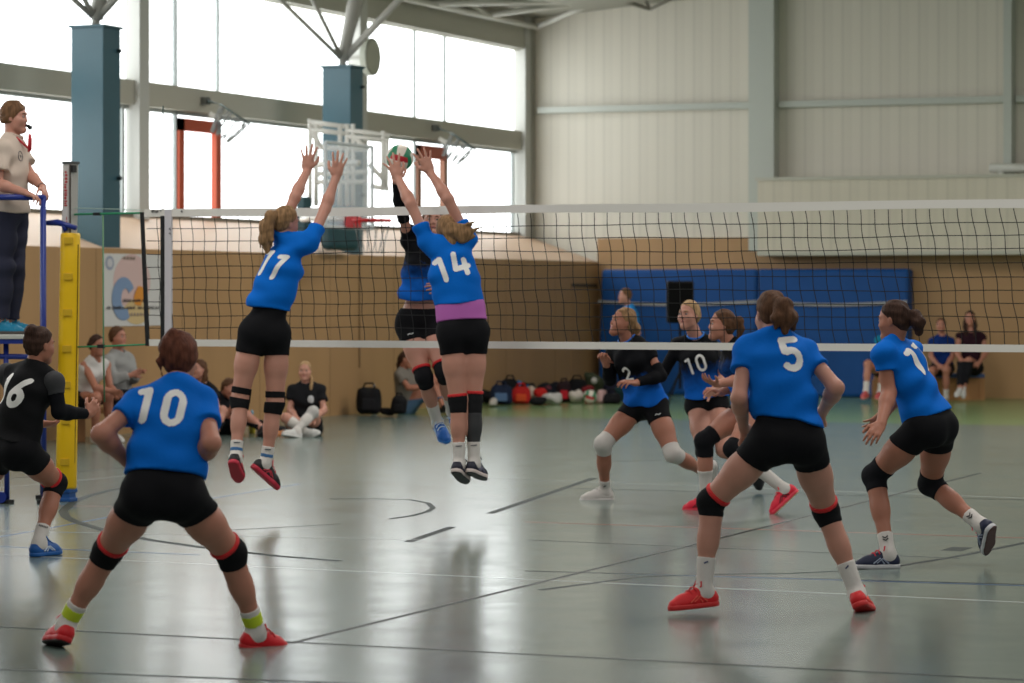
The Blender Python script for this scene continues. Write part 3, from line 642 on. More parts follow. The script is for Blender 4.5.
        for _ in range(smooth_it):
            sm = np.zeros_like(V); ct = np.zeros(n)
            for a, b in ((0, 1), (1, 2), (2, 3), (3, 0)):
                for u, v in ((Q[:, a], Q[:, b]), (Q[:, b], Q[:, a])):
                    ct += np.bincount(u, minlength=n)
                    for d in range(3): sm[:, d] += np.bincount(u, weights=V[v, d], minlength=n)
            V = V*.5+.5*sm/np.maximum(ct, 1)[:, None]
        V = V-np.asarray(origin)
        me = bpy.data.meshes.new(name); me.vertices.add(n); me.vertices.foreach_set('co', V.astype(np.float32).ravel())
        me.loops.add(len(Q)*4); me.loops.foreach_set('vertex_index', Q.astype(np.int32).ravel())
        me.polygons.add(len(Q)); me.polygons.foreach_set('loop_start', np.arange(0, len(Q)*4, 4, dtype=np.int32))
        me.polygons.foreach_set('use_smooth', np.ones(len(Q), bool)); me.update(calc_edges=True); me.materials.append(m)
        o = bpy.data.objects.new(name, me); COL.objects.link(o); o.parent = parent
        return o

# strokes for shirt digits, unit height, width about .6
def arc(cx, cy, rx, ry, a0, a1, n=14): return [(cx+rx*math.cos(math.radians(a)), cy+ry*math.sin(math.radians(a))) for a in np.linspace(a0, a1, n)]
DIG = {'1': [[(.13, .85), (.31, .91), (.31, .08)]],
 '0': [arc(.3, .68, .2, .24, 0, 180)+arc(.3, .32, .2, .24, 180, 360)+[(.5, .68)]],
 '4': [[(.16, .92), (.06, .34), (.56, .34)], [(.46, .60), (.44, .08)]],
 '5': [[(.52, .92), (.14, .92), (.11, .58)]+arc(.28, .33, .23, .25, 118, -140, 16)],
 '6': [[(.46, .90), (.20, .58)]+arc(.3, .31, .2, .23, 150, 510, 22)],
 '7': [[(.06, .90), (.52, .90), (.24, .08)]],
 '2': [arc(.29, .68, .22, .22, 165, -35, 14)+[(.06, .09), (.54, .09)]]}
def seg_d(P, a, b):
    a = np.array(a); b = np.array(b); ba = b-a; t = np.clip(((P-a)@ba)/max(1e-9, ba@ba), 0, 1); return np.linalg.norm(P-a-t[:, None]*ba, axis=1)
def put_digits(text, shirt, origin, c, rt, up, out, size, m, tilt=0, slant=0, wd=.085, gap=.66, lift=.003, name='number'):
    # project a raster of the digits onto the shirt from outside
    dg = bpy.context.evaluated_depsgraph_get(); me = shirt.data
    bvh = BVHTree.FromPolygons([v.co for v in me.vertices], [p.vertices for p in me.polygons])
    rt, up, out = nrm(rt), nrm(up), nrm(out)
    ct, st = math.cos(tilt), math.sin(tilt); rt, up = rt*ct+up*st, up*ct-rt*st
    W = gap*(len(text)-1)+.6; h = .0035/size; nx, ny = int(W/h)+8, int(1.1/h)+8
    gx, gy = np.meshgrid(np.arange(nx)*h-.06, np.arange(ny)*h-.06, indexing='ij'); P = np.stack([gx.ravel(), gy.ravel()], 1); d = np.full(len(P), 9.)
    for i, chh in enumerate(text):
        for st_ in DIG[chh]:
            for a, b in zip(st_[:-1], st_[1:]): d = np.minimum(d, seg_d(P, (a[0]+gap*i, a[1]), (b[0]+gap*i, b[1])))
    ins = (d < wd).reshape(nx, ny); use = np.zeros((nx, ny), bool); cell = ins[:-1, :-1] & ins[1:, :-1] & ins[1:, 1:] & ins[:-1, 1:]
    for a in (0, 1):
        for b in (0, 1): use[a:nx-1+a, b:ny-1+b] |= cell
    vid = -np.ones((nx, ny), int); vs = []
    for i, j in np.argwhere(use):
        x, y = gx[i, j]-W/2, gy[i, j]-.5; x += slant*y
        q = np.asarray(c)+rt*x*size+up*y*size+out*.5-np.asarray(origin)
        hit = bvh.ray_cast(Vector(q), Vector(-out), 1.0)
        if hit[0] is None: continue
        vid[i, j] = len(vs); vs.append(np.array(hit[0])+out*lift)
    fs = [(vid[i, j], vid[i+1, j], vid[i+1, j+1], vid[i, j+1]) for i, j in np.argwhere(cell) if min(vid[i, j], vid[i+1, j], vid[i+1, j+1], vid[i, j+1]) >= 0]
    if not fs: return None
    mb = MB(); mb.add(vs, fs); o = mb.build(name, m, shirt, smooth=True); return o

# ---------------------------------------------------------------- joint solving
def solve(prev, px, py, L, s):
    r = ray(px, py); q = prev-CAM; a = r@r; b = r@q; c = q@q-L*L; D = b*b-a*c
    d = b/a if D < 0 else (b+(1 if s == '+' else -1)*math.sqrt(D))/a
    return CAM+r*d
SKIN = lambda i: mat('skin_%d' % i, [(184, 126, 105), (192, 138, 119), (170, 113, 91), (202, 152, 134)][i], .48, .35, sss=.08, var=.04, vscale=9)
HAIR = dict(auburn=(96, 56, 42), brown=(92, 64, 46), dark=(62, 43, 35), blonde=(170, 138, 100), dblonde=(142, 110, 78), light=(112, 82, 58), black=(26, 20, 20), red=(140, 82, 48))
def hairmat(k): return mat('hair_'+k, HAIR[k], .6, .12, bump=.5, bscale=120, var=.38, vscale=60, stretch=(1, 1, .16))
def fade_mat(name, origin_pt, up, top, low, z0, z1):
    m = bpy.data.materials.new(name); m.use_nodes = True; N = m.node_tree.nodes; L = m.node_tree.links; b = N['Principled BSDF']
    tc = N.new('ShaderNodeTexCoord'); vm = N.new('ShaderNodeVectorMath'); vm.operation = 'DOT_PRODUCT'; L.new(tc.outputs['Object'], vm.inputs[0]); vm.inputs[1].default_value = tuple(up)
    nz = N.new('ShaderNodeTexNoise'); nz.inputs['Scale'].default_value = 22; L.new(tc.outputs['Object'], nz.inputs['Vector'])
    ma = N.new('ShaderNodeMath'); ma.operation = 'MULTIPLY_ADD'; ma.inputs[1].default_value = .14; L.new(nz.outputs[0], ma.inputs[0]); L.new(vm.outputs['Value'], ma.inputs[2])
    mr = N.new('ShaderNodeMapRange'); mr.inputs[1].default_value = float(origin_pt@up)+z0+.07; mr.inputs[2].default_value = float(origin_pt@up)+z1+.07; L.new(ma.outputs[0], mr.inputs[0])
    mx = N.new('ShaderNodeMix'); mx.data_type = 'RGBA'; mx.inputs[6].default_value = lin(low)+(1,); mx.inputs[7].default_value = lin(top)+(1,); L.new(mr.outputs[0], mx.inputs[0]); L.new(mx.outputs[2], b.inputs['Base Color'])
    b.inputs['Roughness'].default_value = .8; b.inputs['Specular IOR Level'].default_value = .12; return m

def hand_prims(W, d, n, thumb, sc, curl, spread, fold=.5, hk=.006):
    # W wrist, d hand direction, n palm normal, thumb = unit vector to the thumb side
    d = nrm(d); n = nrm(n-d*(n@d)); a = nrm(thumb-d*(thumb@d)-n*(thumb@n)); P = []
    P.append(RC(W-d*.01*sc, W+d*.03*sc, .026*sc, .030*sc, .015, (n, .62)))
    P.append(RC(W+d*.03*sc+a*.014*sc, W+d*.078*sc+a*.020*sc, .026*sc, .021*sc, .012, (n, .55)))
    P.append(RC(W+d*.03*sc-a*.012*sc, W+d*.072*sc-a*.018*sc, .026*sc, .020*sc, .012, (n, .55)))
    tips = []
    for i, (off, ln, base) in enumerate(((.031, .070, .084), (.011, .078, .090), (-.011, .072, .087), (-.031, .057, .078))):
        an = spread*(1.5-i)/1.5*(1 if i < 3 else 1.15); p = W+d*base*sc+a*off*sc; f = nrm(d*math.cos(an)+a*math.sin(an)); r = (.0092, .0095, .0090, .0080)[i]*sc
        c_ = curl*(1+.12*i); ang = 0
        for j, (fr, k) in enumerate(((.45, .8), (.32, 1.0), (.23, .8))):
            ang += c_*k; q = p+(f*math.cos(ang)+n*math.sin(ang))*ln*fr*sc; P.append(RC(p, q, r*(1-.09*j), r*(1-.09*(j+1)), hk if j == 0 else .004)); p = q
        tips.append(p)
    t0 = W+d*.022*sc+a*.022*sc; td = nrm(d*.62+a*.75+n*fold*.5); t1 = t0+td*.038*sc; t2 = t1+nrm(d*.85+a*.35+n*fold)*.030*sc; t3 = t2+nrm(d*.95+a*.15+n*fold)*.022*sc
    P += [RC(t0, t1, .014*sc, .0112*sc, .012), RC(t1, t2, .0112*sc, .0100*sc, .006), RC(t2, t3, .0100*sc, .0085*sc, .005)]
    return P

def head_prims(Hc, r, f, u, s):
    A = (r, f, u); p = lambda x, y, z: Hc+(r*x+f*y+u*z)*s
    P = [EL(p(0, -.008, .028), A, np.array([.073, .092, .090])*s, .02), RC(p(0, .028, -.03), p(0, .058, -.092), .058*s, .026*s, .03), EL(p(0, .02, -.045), A, np.array([.060, .062, .055])*s, .03)]
    for q in (-1, 1):
        P += [SP(p(.036*q, .054, -.030), .030*s, .025), RC(p(.034*q, .030, -.075), p(.008*q, .062, -.100), .024*s, .020*s, .025)]
        P += [RC(p(.012*q, .082, .026), p(.040*q, .068, .024), .012*s, .010*s, .014)]
        P += [EL(p(.071*q, -.004, -.006), (r*.95+f*.25*q, f, u), np.array([.009, .018, .031])*s, .006)]
    P += [RC(p(0, .085, .008), p(0, .0985, -.026), .0080*s, .0095*s, .012), SP(p(.009, .093, -.029), .0075*s, .006), SP(p(-.009, .093, -.029), .0075*s, .006)]
    P += [RC(p(-.016, .082, -.054), p(.016, .082, -.054), .0085*s, .0085*s, .008), RC(p(-.013, .081, -.064), p(.013, .081, -.064), .0085*s, .0085*s, .008), SP(p(0, .080, -.094), .017*s, .02)]
    return P

def person(label, sp):
    H = sp.get('H', 1.76); g = sp.get('g', H/1.76); d0 = F/sp['s']; hv = sp.get('h', .0062)
    group = sp.get('group')
    J = {}
    def put(n, t, prev=None, L=None):
        px, py, q = t
        J[n] = solve(J[prev], px, py, L*g, q) if isinstance(q, str) else at(px, py, d0+q)
    put('pel', sp['pel']); put('neck', sp['neck']); put('head', sp['head'])
    for s_ in 'LR':
        put('sh'+s_, sp['sh'+s_]); put('hip'+s_, sp['hip'+s_])
        put('el'+s_, sp['el'+s_], 'sh'+s_, .30); put('wr'+s_, sp['wr'+s_], 'el'+s_, .255); put('hd'+s_, sp['hd'+s_], 'wr'+s_, .17)
        put('kn'+s_, sp['kn'+s_], 'hip'+s_, .43); put('an'+s_, sp['an'+s_], 'kn'+s_, .42); put('to'+s_, sp['to'+s_], 'an'+s_, .19)
    D = lambda a, b: float(np.linalg.norm(J[a]-J[b]))
    if sp.get('dbg', True):
        print('FIG', label[:34], 'T %.2f hd %.2f' % (D('pel', 'neck'), D('neck', 'head')), ' '.join('%s ua%.2f fa%.2f th%.2f sh%.2f az%.2f tz%.2f' % (s_, D('sh'+s_, 'el'+s_), D('el'+s_, 'wr'+s_), D('hip'+s_, 'kn'+s_), D('kn'+s_, 'an'+s_), J['an'+s_][2], J['to'+s_][2]) for s_ in 'LR'), 'pz%.2f' % J['pel'][2])
    root = empty('person', (J['pel'][0], J['pel'][1], sp.get('z0', 0.0)), label, 'person', group); og = np.array(root.location)
    skin = SKIN(sp.get('skin', 0))
    up = nrm(J['neck']-J['pel']); T = D('pel', 'neck'); rs = J['shR']-J['shL']; rs = nrm(rs-up*(rs@up)); fs = np.cross(up, rs)
    rh = J['hipR']-J['hipL']; rp = nrm(rh*.7/np.linalg.norm(rh)+rs*.3); hm = (J['hipL']+J['hipR'])/2
    upp = nrm(up-rp*(up@rp)); fp = np.cross(upp, rp)
    if 'pitch' in sp: c_, s__ = math.cos(sp['pitch']), math.sin(sp['pitch']); upp, fp = nrm(upp*c_-fp*s__), nrm(fp*c_+upp*s__)
    AT, AP = (rs, fs, up), (rp, fp, upp); B = lambda t: J['pel']+(J['neck']-J['pel'])*t
    fem = sp.get('fem', 1); wid = sp.get('wid', 1.0); th_ = sp.get('thick', 1.0)*g
    # ---- body primitives by region
    pelv = [EL(hm+upp*.045*g, AP, np.array([.158*wid, .112, .115])*g, .04)]
    for q in (-1, 1): pelv.append(EL(hm+rp*.070*q*g*wid-fp*.040*g-upp*.015*g, AP, np.array([.088, .082, .098])*g, .05))
    torso = [RC(hm+upp*.07*g, B(.50), .122*g*wid, .122*g*wid, .05, (fs, .74)), EL(B(.66)-fs*.005, AT, np.array([.146*wid, .104, .19])*g, .05),
             RC(J['shL']*.80+J['shR']*.20-up*.03*g, J['shR']*.80+J['shL']*.20-up*.03*g, .072*g, .072*g, .05, (fs, .9))]
    if fem:
        for q in (-1, 1): torso.append(SP(B(.66)+fs*.075*g+rs*q*.062*g, .060*g, .05))
    for s_ in 'LR': torso.append(RC(J['neck']-up*.012*g, J['neck']*.28+J['sh'+s_]*.72-up*.004*g, .046*g, .044*g, .04))
    hu = nrm(sp.get('hup') if sp.get('hup') is not None else cvec(0, 0, 1)); hf = nrm(sp['face']-hu*(sp['face']@hu)); hr = np.cross(hf, hu); hs = sp.get('hs', .95)*g
    if 'roll' in sp: hu = nrm(hu+hr*sp['roll']); hr = np.cross(hf, hu)
    neck = [RC(J['neck']-up*.02, J['head']-hu*.065*hs-hf*.022*hs, .054*g, .050*g, .03)]
    head = head_prims(J['head'], hr, hf, hu, hs)
    arm, fore, hand, thigh, shin, foot = {}, {}, {}, {}, {}, {}
    shoef = {}
    for s_ in 'LR':
        S_, E, W_ = J['sh'+s_], J['el'+s_], J['wr'+s_]; q = sp.get('arm', 1.0)*g
        arm[s_] = [SP(S_, .054*q, .03), RC(S_, E, .047*q, .039*q, .025)]
        dfo = W_-E; fore[s_] = [RC(E, E+dfo*.3, .040*q, .042*q, .02), RC(E+dfo*.25, W_, .041*q, .0255*q, .02)]
        hd = nrm(J['hd'+s_]-W_); ho = sp.get('hand'+s_, {}); pn = ho.get('n'); pn = np.asarray(pn) if pn is not None else fs
        pn = nrm(pn-hd*(pn@hd)); side = np.cross(pn, hd) if s_ == 'L' else np.cross(hd, pn)
        # thumb side: fingers up and palm to the front, the left hand's thumb points right, the right hand's left
        side = side if 'flip' not in ho else -side
        hand[s_] = hand_prims(W_, hd, pn, side, ho.get('sc', 1.0)*g, ho.get('curl', .35), ho.get('spread', .16), ho.get('fold', .5))
        Hp, K, A_ = J['hip'+s_], J['kn'+s_], J['an'+s_]
        thigh[s_] = [RC(Hp, Hp*.5+K*.5, .090*th_, .078*th_, .035), RC(Hp*.55+K*.45, K, .080*th_, .057*th_, .03)]
        bk = (Hp+A_)/2-K; bk = nrm(bk) if np.linalg.norm(bk) > .03 else -fp
        sd = A_-K; shin[s_] = [SP(K-bk*.004, .053*th_, .03), RC(K, K+sd*.5, .052*th_, .046*th_, .03), RC(K+sd*.16+bk*.016, K+sd*.42+bk*.012, .046*th_, .042*th_, .03), RC(K+sd*.4, A_, .046*th_, .035*th_, .03)]
        tv = nrm(J['to'+s_]-A_); u0 = nrm(K-A_); u0 = nrm(u0-tv*(u0@tv)) if abs(u0@tv) < .98 else nrm(np.cross(rp, tv)); an = .33
        ff = nrm(tv*math.cos(an)+u0*math.sin(an)); fu = nrm(u0*math.cos(an)-tv*math.sin(an)); 
        if s_ in sp.get('flat', ''): ff = nrm([tv[0], tv[1], sp.get('tip', 0.0)]); fu = nrm(UPV-ff*ff[2])
        fr_ = np.cross(ff, fu); shoef[s_] = (A_, ff, fu, fr_)
        fo = sp.get('foot', 1.0)*g
        foot[s_] = [RC(A_, A_-ff*.03*fo-fu*.045*fo, .034*fo, .030*fo, .02), RC(A_-fu*.03*fo, A_+ff*.13*fo-fu*.062*fo, .036*fo, .026*fo, .03)]
    # ---- body
    # the skin sits a little inside the shirt and shorts that cover it
    cov = sp['jersey'].get('sleeve', .42) > .2 or bool(sp.get('capsl'))
    def under(p):
        q = dict(p)
        if q['t'] == 'rc' and np.linalg.norm(q['b']-q['a']) < 1e-6: q['r1'] -= .012; q['r2'] -= .012
        else: q['r1'] -= .010
        return q
    fld = grow(pelv, -.006)+grow(torso[:1], -.006)+grow(torso[1:], -.014)+neck
    for s_ in 'LR': fld += thigh[s_]+shin[s_]+foot[s_]+([under(p) for p in arm[s_]] if cov else arm[s_])+fore[s_]
    allp = fld+head+hand['L']+hand['R']
    bd = Field(fld, hv, lo=np.min([pbox(p)[0] for p in allp], 0)-.03, hi=np.max([pbox(p)[1] for p in allp], 0)+.03)
    hp = lambda x, y, z: J['head']+(hr*x+hf*y+hu*z)*hs
    for p in head: bd.add(p)
    for q in (-1, 1): bd.sub(SP(hp(.031*q, .098, .004), .0135*hs), .012*hs)
    for s_ in 'LR':
        for p in hand[s_]: bd.add(p)
    bd.mesh('body', skin, root, og)
    # ---- face details
    if sp.get('eyes', True):
        for q in (-1, 1):
            mb = MB(); ec = hp(.031*q, .0775, .004); mb.ellipsoid(ec, (hr, hf, hu), (.0135*hs, .0105*hs, .0095*hs), 12, 8); e = mb.build('eye', mat('eye_white', (150, 138, 132), .4), root, og, smooth=True)
            mb = MB(); mb.ellipsoid(ec+hf*.0065*hs, (hr, hf, hu), (.0068*hs, .005*hs, .0068*hs), 10, 6); mb.build('iris', mat('iris_dark', (52, 44, 42), .2), e, og, smooth=True)
            mb = MB(); mb.tube([hp(.014*q, .0915, .026), hp(.030*q, .0875, .031), hp(.046*q, .0735, .026)], [.004*hs, .0048*hs, .003*hs], 6); mb.build('eyebrow', hairmat(sp['hair'].get('brow', sp['hair']['col'])), root, og, smooth=True)
        mb = MB(); mb.ellipsoid(hp(0, .0885, -.0545), (hr, hf, hu), (.022*hs, .006*hs, .0055*hs), 14, 6); mb.ellipsoid(hp(0, .0875, -.0635), (hr, hf, hu), (.018*hs, .006*hs, .006*hs), 14, 6)
        mb.build('lips', mat('lips', (168, 92, 88), .45), root, og, smooth=True)
    # ---- hair
    hh = sp['hair']; hm_ = hairmat(hh['col']); hl = nrm(hf*hh.get('hf', .80)-hu*hh.get('hu', .60)); hp0 = hp(0, hh.get('hy', .066), hh.get('hz', .082))
    cap = [EL(hp(0, -.014, .030), (hr, hf, hu), np.array([.081, .097, .096])*hs*hh.get('vol', 1.0), .01), EL(hp(0, -.040, -.012), (hr, hf, hu), np.array([.070, .062, .075])*hs*hh.get('vol', 1.0), .03)]
    ex = []
    for pts, rr in hh.get('tail', []):
        pts = [hp(*p) for p in pts]
        for i in range(len(pts)-1): ex.append(RC(pts[i], pts[i+1], rr[i]*hs, rr[i+1]*hs, .012))
    for c_, rad in hh.get('bun', []): ex.append(EL(hp(*c_), (hr, hf, hu), np.array(rad)*hs, .012))
    fh = Field(cap, sp.get('hh', .0052), lo=np.min([pbox(p)[0] for p in cap+ex], 0)-.03, hi=np.max([pbox(p)[1] for p in cap+ex], 0)+.03)
    fh.half(hp0, hl); fh.half(hp(0, 0, hh.get('nape', -.075)), -hu)
    for p in ex: fh.add(p)
    fh.strands(hh.get('amp', .0022), 3, nrm(-hf*.6+hu*-.3+hr*.1))
    fh.mesh('hair', hm_, root, og)
    if hh.get('band') is not None:
        c_, rad, col = hh['band']; mb = MB(); mb.ellipsoid(hp(*c_), (hr, hf, hu), np.array(rad)*hs, 12, 8); mb.build('hair_tie', mat('tie_'+str(col), col, .6), root, og, smooth=True)
    # ---- shirt
    js = sp['jersey']; lo_ = js.get('loose', .011); hem = js.get('hem', -.10); slv = js.get('sleeve', .42)
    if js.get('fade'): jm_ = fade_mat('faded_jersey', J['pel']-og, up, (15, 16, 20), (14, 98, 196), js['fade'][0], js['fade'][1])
    else: jm_ = mat(js['mat'][0], js['mat'][1], .8, .12, bump=.12, bscale=55, sheen=.0)
    hemc = hm+upp*hem; hn = -nrm(upp*.7+up*.3)
    if 'hemt' in js: hn = nrm(hn+rp*js['hemt'][0]+fp*js['hemt'][1])
    tp = grow(torso, lo_)+[EL(hm+upp*.045*g, AP, np.array([.163*wid, .116, .125])*g+lo_, .05)]
    for q in (-1, 1): tp.append(EL(hm+rp*.070*q*g*wid-fp*.043*g-upp*.0*g, AP, np.array([.088, .086, .098])*g+lo_*.6, .04))
    if hem < -.02: tp.append(RC(hm+upp*.02, hm+upp*(hem-.02), .135*g*wid+lo_, .142*g*wid+lo_, .05, (fp, .76)))
    if hem > 0: tp.append(RC(hm+upp*(hem-.01), hm+upp*(hem+.06), .136*g*wid+lo_, .131*g*wid+lo_, .05, (fp, .80)))
    tp.append(RC(hm+upp*.10*g, B(.45), .130*g*wid+lo_, .128*g*wid+lo_, .06, (fs, .76)))
    sl = []
    for s_ in 'LR':
        if slv <= 0: continue
        S_, E = J['sh'+s_], J['el'+s_]; v = nrm(E-S_); end = S_+(E-S_)*slv
        if slv <= 1: sl += [SP(S_, .054*g*sp.get('arm', 1)+lo_*.7, .03), RC(S_, end+v*.05, .049*g*sp.get('arm', 1)+lo_, js.get('cuff', .047)*g*sp.get('arm', 1)+lo_, .03, None, [(end, v)])]
        else:
            W_ = J['wr'+s_]; v2 = nrm(W_-E); end = E+(W_-E)*(slv-1)
            sl += [SP(S_, .054*g+lo_*.7, .03), RC(S_, E, .051*g+lo_, .045*g+lo_, .03), RC(E, end+v2*.03, .046*g+lo_, .032*g+lo_, .02, None, [(end, v2)])]
    fj = Field(tp+sl, .0075 if hv < .008 else .010)
    fj.half(hemc, hn); fj.wrinkle(js.get('wr', .0105), hash(label) % 97 if False else sum(map(ord, label)) % 97, up, rs)
    fj.sub(RC(J['neck']+up*.022*g+fs*.020*g, J['neck']+up*.2*g+fs*js.get('vn', .05), .056*g, .075*g), .01)
    shirt = fj.mesh('jersey', jm_, root, og, 1)
    if js.get('collar'):
        mb = MB(); cc = J['neck']+up*.030*g+fs*.014*g; mb.tube([cc+(rs*math.cos(a)*.066+fs*math.sin(a)*.070)*g-up*(.030*max(0, math.sin(a))+.004)*g for a in np.linspace(0, 6.2832, 25)[:-1]], .008, 6, closed=True); mb.build('collar', mat('collar_'+str(js['collar']), js['collar'], .7), shirt, og, smooth=True)
    if js.get('num'):
        tx, where, sz, kw = js['num']; sgn = -1 if where == 'back' else 1
        put_digits(tx, shirt, og, B(kw.pop('t', .66))+rs*kw.pop('dx', 0), rs*(1 if where == 'back' else -1), up, nrm(fs*sgn+rs*kw.pop('side', 0)), sz, mat('number_white', (238, 236, 232), .7), **kw)
    # under-shirt hem
    if js.get('under'):
        u0, u1, rgb = js['under']; fu_ = Field(grow([p for p in tp], -.004), .0075); fu_.half(hm+upp*u1, upp); fu_.half(hm+upp*u0, -upp); fu_.wrinkle(.003, 5, up, rs); fu_.mesh('undershirt', mat('undershirt_purple', rgb, .75), root, og)
    # ---- shorts or trousers
    so = sp['shorts']; off = so.get('off', .008); leg = so.get('leg', .34); pp_ = grow(pelv, off, .06)
    pp_ += grow(torso[:2], off*.8)
    for s_ in 'LR':
        Hp, K, A_ = J['hip'+s_], J['kn'+s_], J['an'+s_]; v = nrm(K-Hp)
        if leg <= 1:
            end = Hp+(K-Hp)*leg; cl = [(end, nrm(v*.92+upp*so.get('cut', -.25)))]
            pp_ += [dict(p, clip=cl) for p in grow(thigh[s_], off)]
        else:
            v2 = nrm(A_-K); end = K+(A_-K)*(leg-1); pp_ += grow(thigh[s_], off)+[dict(p, clip=[(end, v2)]) for p in grow(shin[s_], off+so.get('flare', .006))]
    fs_ = Field(pp_, .0075 if hv < .008 else .010); fs_.half(hm+upp*so.get('top', .13)*g, nrm(upp)); fs_.wrinkle(so.get('wr', .003), 11, upp, rp)
    sm_ = so.get('mat', ('shorts_black', (20, 20, 23))); sh_ob = fs_.mesh('trousers' if leg > 1 else 'shorts', mat(sm_[0], sm_[1], .8, .12, bump=.1, bscale=80), root, og)
    if so.get('mark'):
        s_ = so['mark']; Hp, K = J['hip'+s_], J['kn'+s_]; c = Hp+(K-Hp)*.16; mb = MB()
        dv = nrm(CAM-c); side_ = nrm(np.cross(UPV, dv)); P0 = c+dv*(.108*th_)
        mb.tube([P0-side_*.022-UPV*.006, P0-side_*.008+UPV*.004, P0+side_*.006+UPV*.0, P0+side_*.022+UPV*.010], .004, 5); mb.build('white_mark', mat('mark_white', (216, 216, 216), .6), sh_ob, og)
    # ---- knee pads, sleeves, socks, shoes
    def band(name, prims, off, planes, m, par=root, hq=.006):
        fb = Field(grow(prims, off), hq)
        for pt, nv in planes: fb.half(pt, nv)
        return fb.mesh(name, m, par, og)
    for s_ in 'LR':
        Hp, K, A_ = J['hip'+s_], J['kn'+s_], J['an'+s_]; tv, sv = nrm(Hp-K), nrm(A_-K); kp = sp.get('knee'+s_); pr = thigh[s_]+shin[s_]
        if kp:
            rgb, a, b = kp['col'], kp.get('a', .075), kp.get('b', .085); km = mat('kneepad_'+str(rgb), rgb, .8, .12, bump=.2, bscale=60)
            TH = [dict(p, clip=[(K+tv*a*g, tv)]) for p in thigh[s_]]; SHN = [dict(p, clip=[(K+sv*b*g, sv)]) for p in shin[s_]]
            pad = band('knee_pad', TH+SHN+[SP(K-nrm((Hp+A_)/2-K if np.linalg.norm((Hp+A_)/2-K) > .03 else -fp)*.012, .047*th_, .03)], .0045, [], km)
            if kp.get('trim'): band('knee_trim', thigh[s_], .010, [(K+tv*(a+.004)*g, tv), (K+tv*(a-.019)*g, -tv)], mat('kneetrim_'+str(kp['trim']), kp['trim'], .7), pad)
            if kp.get('low'): band('calf_sleeve', pr, .0045, [(K+sv*(b-.004)*g, -sv), (K+sv*kp['low']*g, sv)], mat('calf_grey', (52, 52, 54), .75), pad)
            if kp.get('line'):
                kf = nrm(K-(Hp+A_)/2); mb = MB(); sdv = np.cross(tv, kf); mb.tube([K+kf*.062*th_+tv*.03+sdv*.02, K+kf*.070*th_-sdv*.0, K+kf*.066*th_+sv*.04-sdv*.02], .004, 5); mb.build('pad_stripe', mat('stripe_'+str(kp['line']), kp['line'], .6), pad, og)
        if sp.get('strap'+s_):
            blk = mat('kneepad_(22, 22, 24)', (22, 22, 24), .75, .25)
            st = band('knee_strap', pr, .007, [(K+tv*.075*g, tv), (K+tv*.030*g, -tv)], blk); band('knee_strap', pr, .008, [(K+tv*-.000*g, tv), (K+sv*.085*g, sv)], blk)
            kf = nrm(np.cross(rp, tv)); sdv = rp*(1 if s_ == 'R' else 1)
            mb = MB(); e0 = K+sdv*.062*th_; mb.tube([e0+tv*.05, e0+tv*.02, e0+sv*.03], .010, 6); mb.build('strap_link', blk, st, og)
        so_ = sp.get('sock', {}); top = so_.get('top', .74); P0 = K+(A_-K)*top; sm = mat('sock_'+str(so_.get('col', (214, 208, 202))), so_.get('col', (214, 208, 202)), .85, .2, bump=.25, bscale=70)
        if top < 1.2:
            sk = band('sock', shin[s_]+foot[s_], .005, [(P0, -sv)], sm)
            for (t0, t1, rgb) in so_.get('bands', []): band('sock_band', shin[s_], .0065, [(K+(A_-K)*t0, -sv), (K+(A_-K)*t1, sv)], mat('sockband_'+str(rgb), rgb, .8), sk)
            for (t0, kind, rgb) in so_.get('marks', []):
                c = K+(A_-K)*t0; dv = nrm(CAM-c); dv = nrm(dv-sv*(dv@sv)); sd_ = np.cross(dv, -sv); P1 = c+dv*(.036*th_+.010); mb = MB(); u_ = -sv
                if kind == 'chev':
                    for k in (0, 1): mb.tube([P1+sd_*-.016+u_*(.006-.016*k), P1+u_*(-.004-.016*k), P1+sd_*.016+u_*(.006-.016*k)], .0035, 5)
                elif kind == 'dash': mb.tube([P1-sd_*.022, P1+sd_*.022-u_*.003], .0035, 5)
                elif kind == 'word':
                    for k in range(6): mb.tube([P1+sd_*(-.025+.010*k)+u_*.006, P1+sd_*(-.025+.010*k)-u_*.006], .003, 4)
                else: mb.tube([P1-sd_*.010+u_*.004, P1-sd_*.002, P1+sd_*.010-u_*.006], .004, 5)
                mb.build('sock_mark', mat('sockmark_'+str(rgb), rgb, .7), sk, og)
        A_, ff, fu, fr_ = shoef[s_]; sx = sp['shoe']; k_ = sp.get('foot', 1.0)*g*1.02; p = lambda x, y, z: A_+(fr_*x+ff*y+fu*z)*k_
        sole_pl = (p(0, 0, -.073), -fu)
        shp = [RC(p(0, -.030, -.050), p(0, -.022, -.015), .036*k_, .033*k_, .02), RC(p(0, -.028, -.056), p(0, .07, -.058), .038*k_, .040*k_, .02), RC(p(0, .07, -.058), p(.003, .120, -.064), .040*k_, .043*k_, .02), RC(p(.003, .120, -.066), p(-.002, .165, -.070), .043*k_, .030*k_, .02),
               RC(p(0, -.005, -.012), p(0, .010, -.016), .040*k_, .039*k_, .015), RC(p(0, .02, -.020), p(0, .10, -.050), .034*k_, .030*k_, .02)]
        fsx = Field(shp, .0055); fsx.half(*sole_pl); fsx.half(p(0, 0, .006), nrm(fu*.93-ff*.35)); shoe = fsx.mesh('shoe', mat('shoe_'+str(sx['col']), sx['col'], .5, .4, bump=.1, bscale=60), root, og)
        sol = [RC(p(0, -.030, -.080), p(0, .06, -.080), .041*k_, .041*k_, .02), RC(p(0, .06, -.080), p(.003, .120, -.080), .041*k_, .046*k_, .02), RC(p(.003, .120, -.080), p(-.002, .166, -.080), .046*k_, .034*k_, .02)]
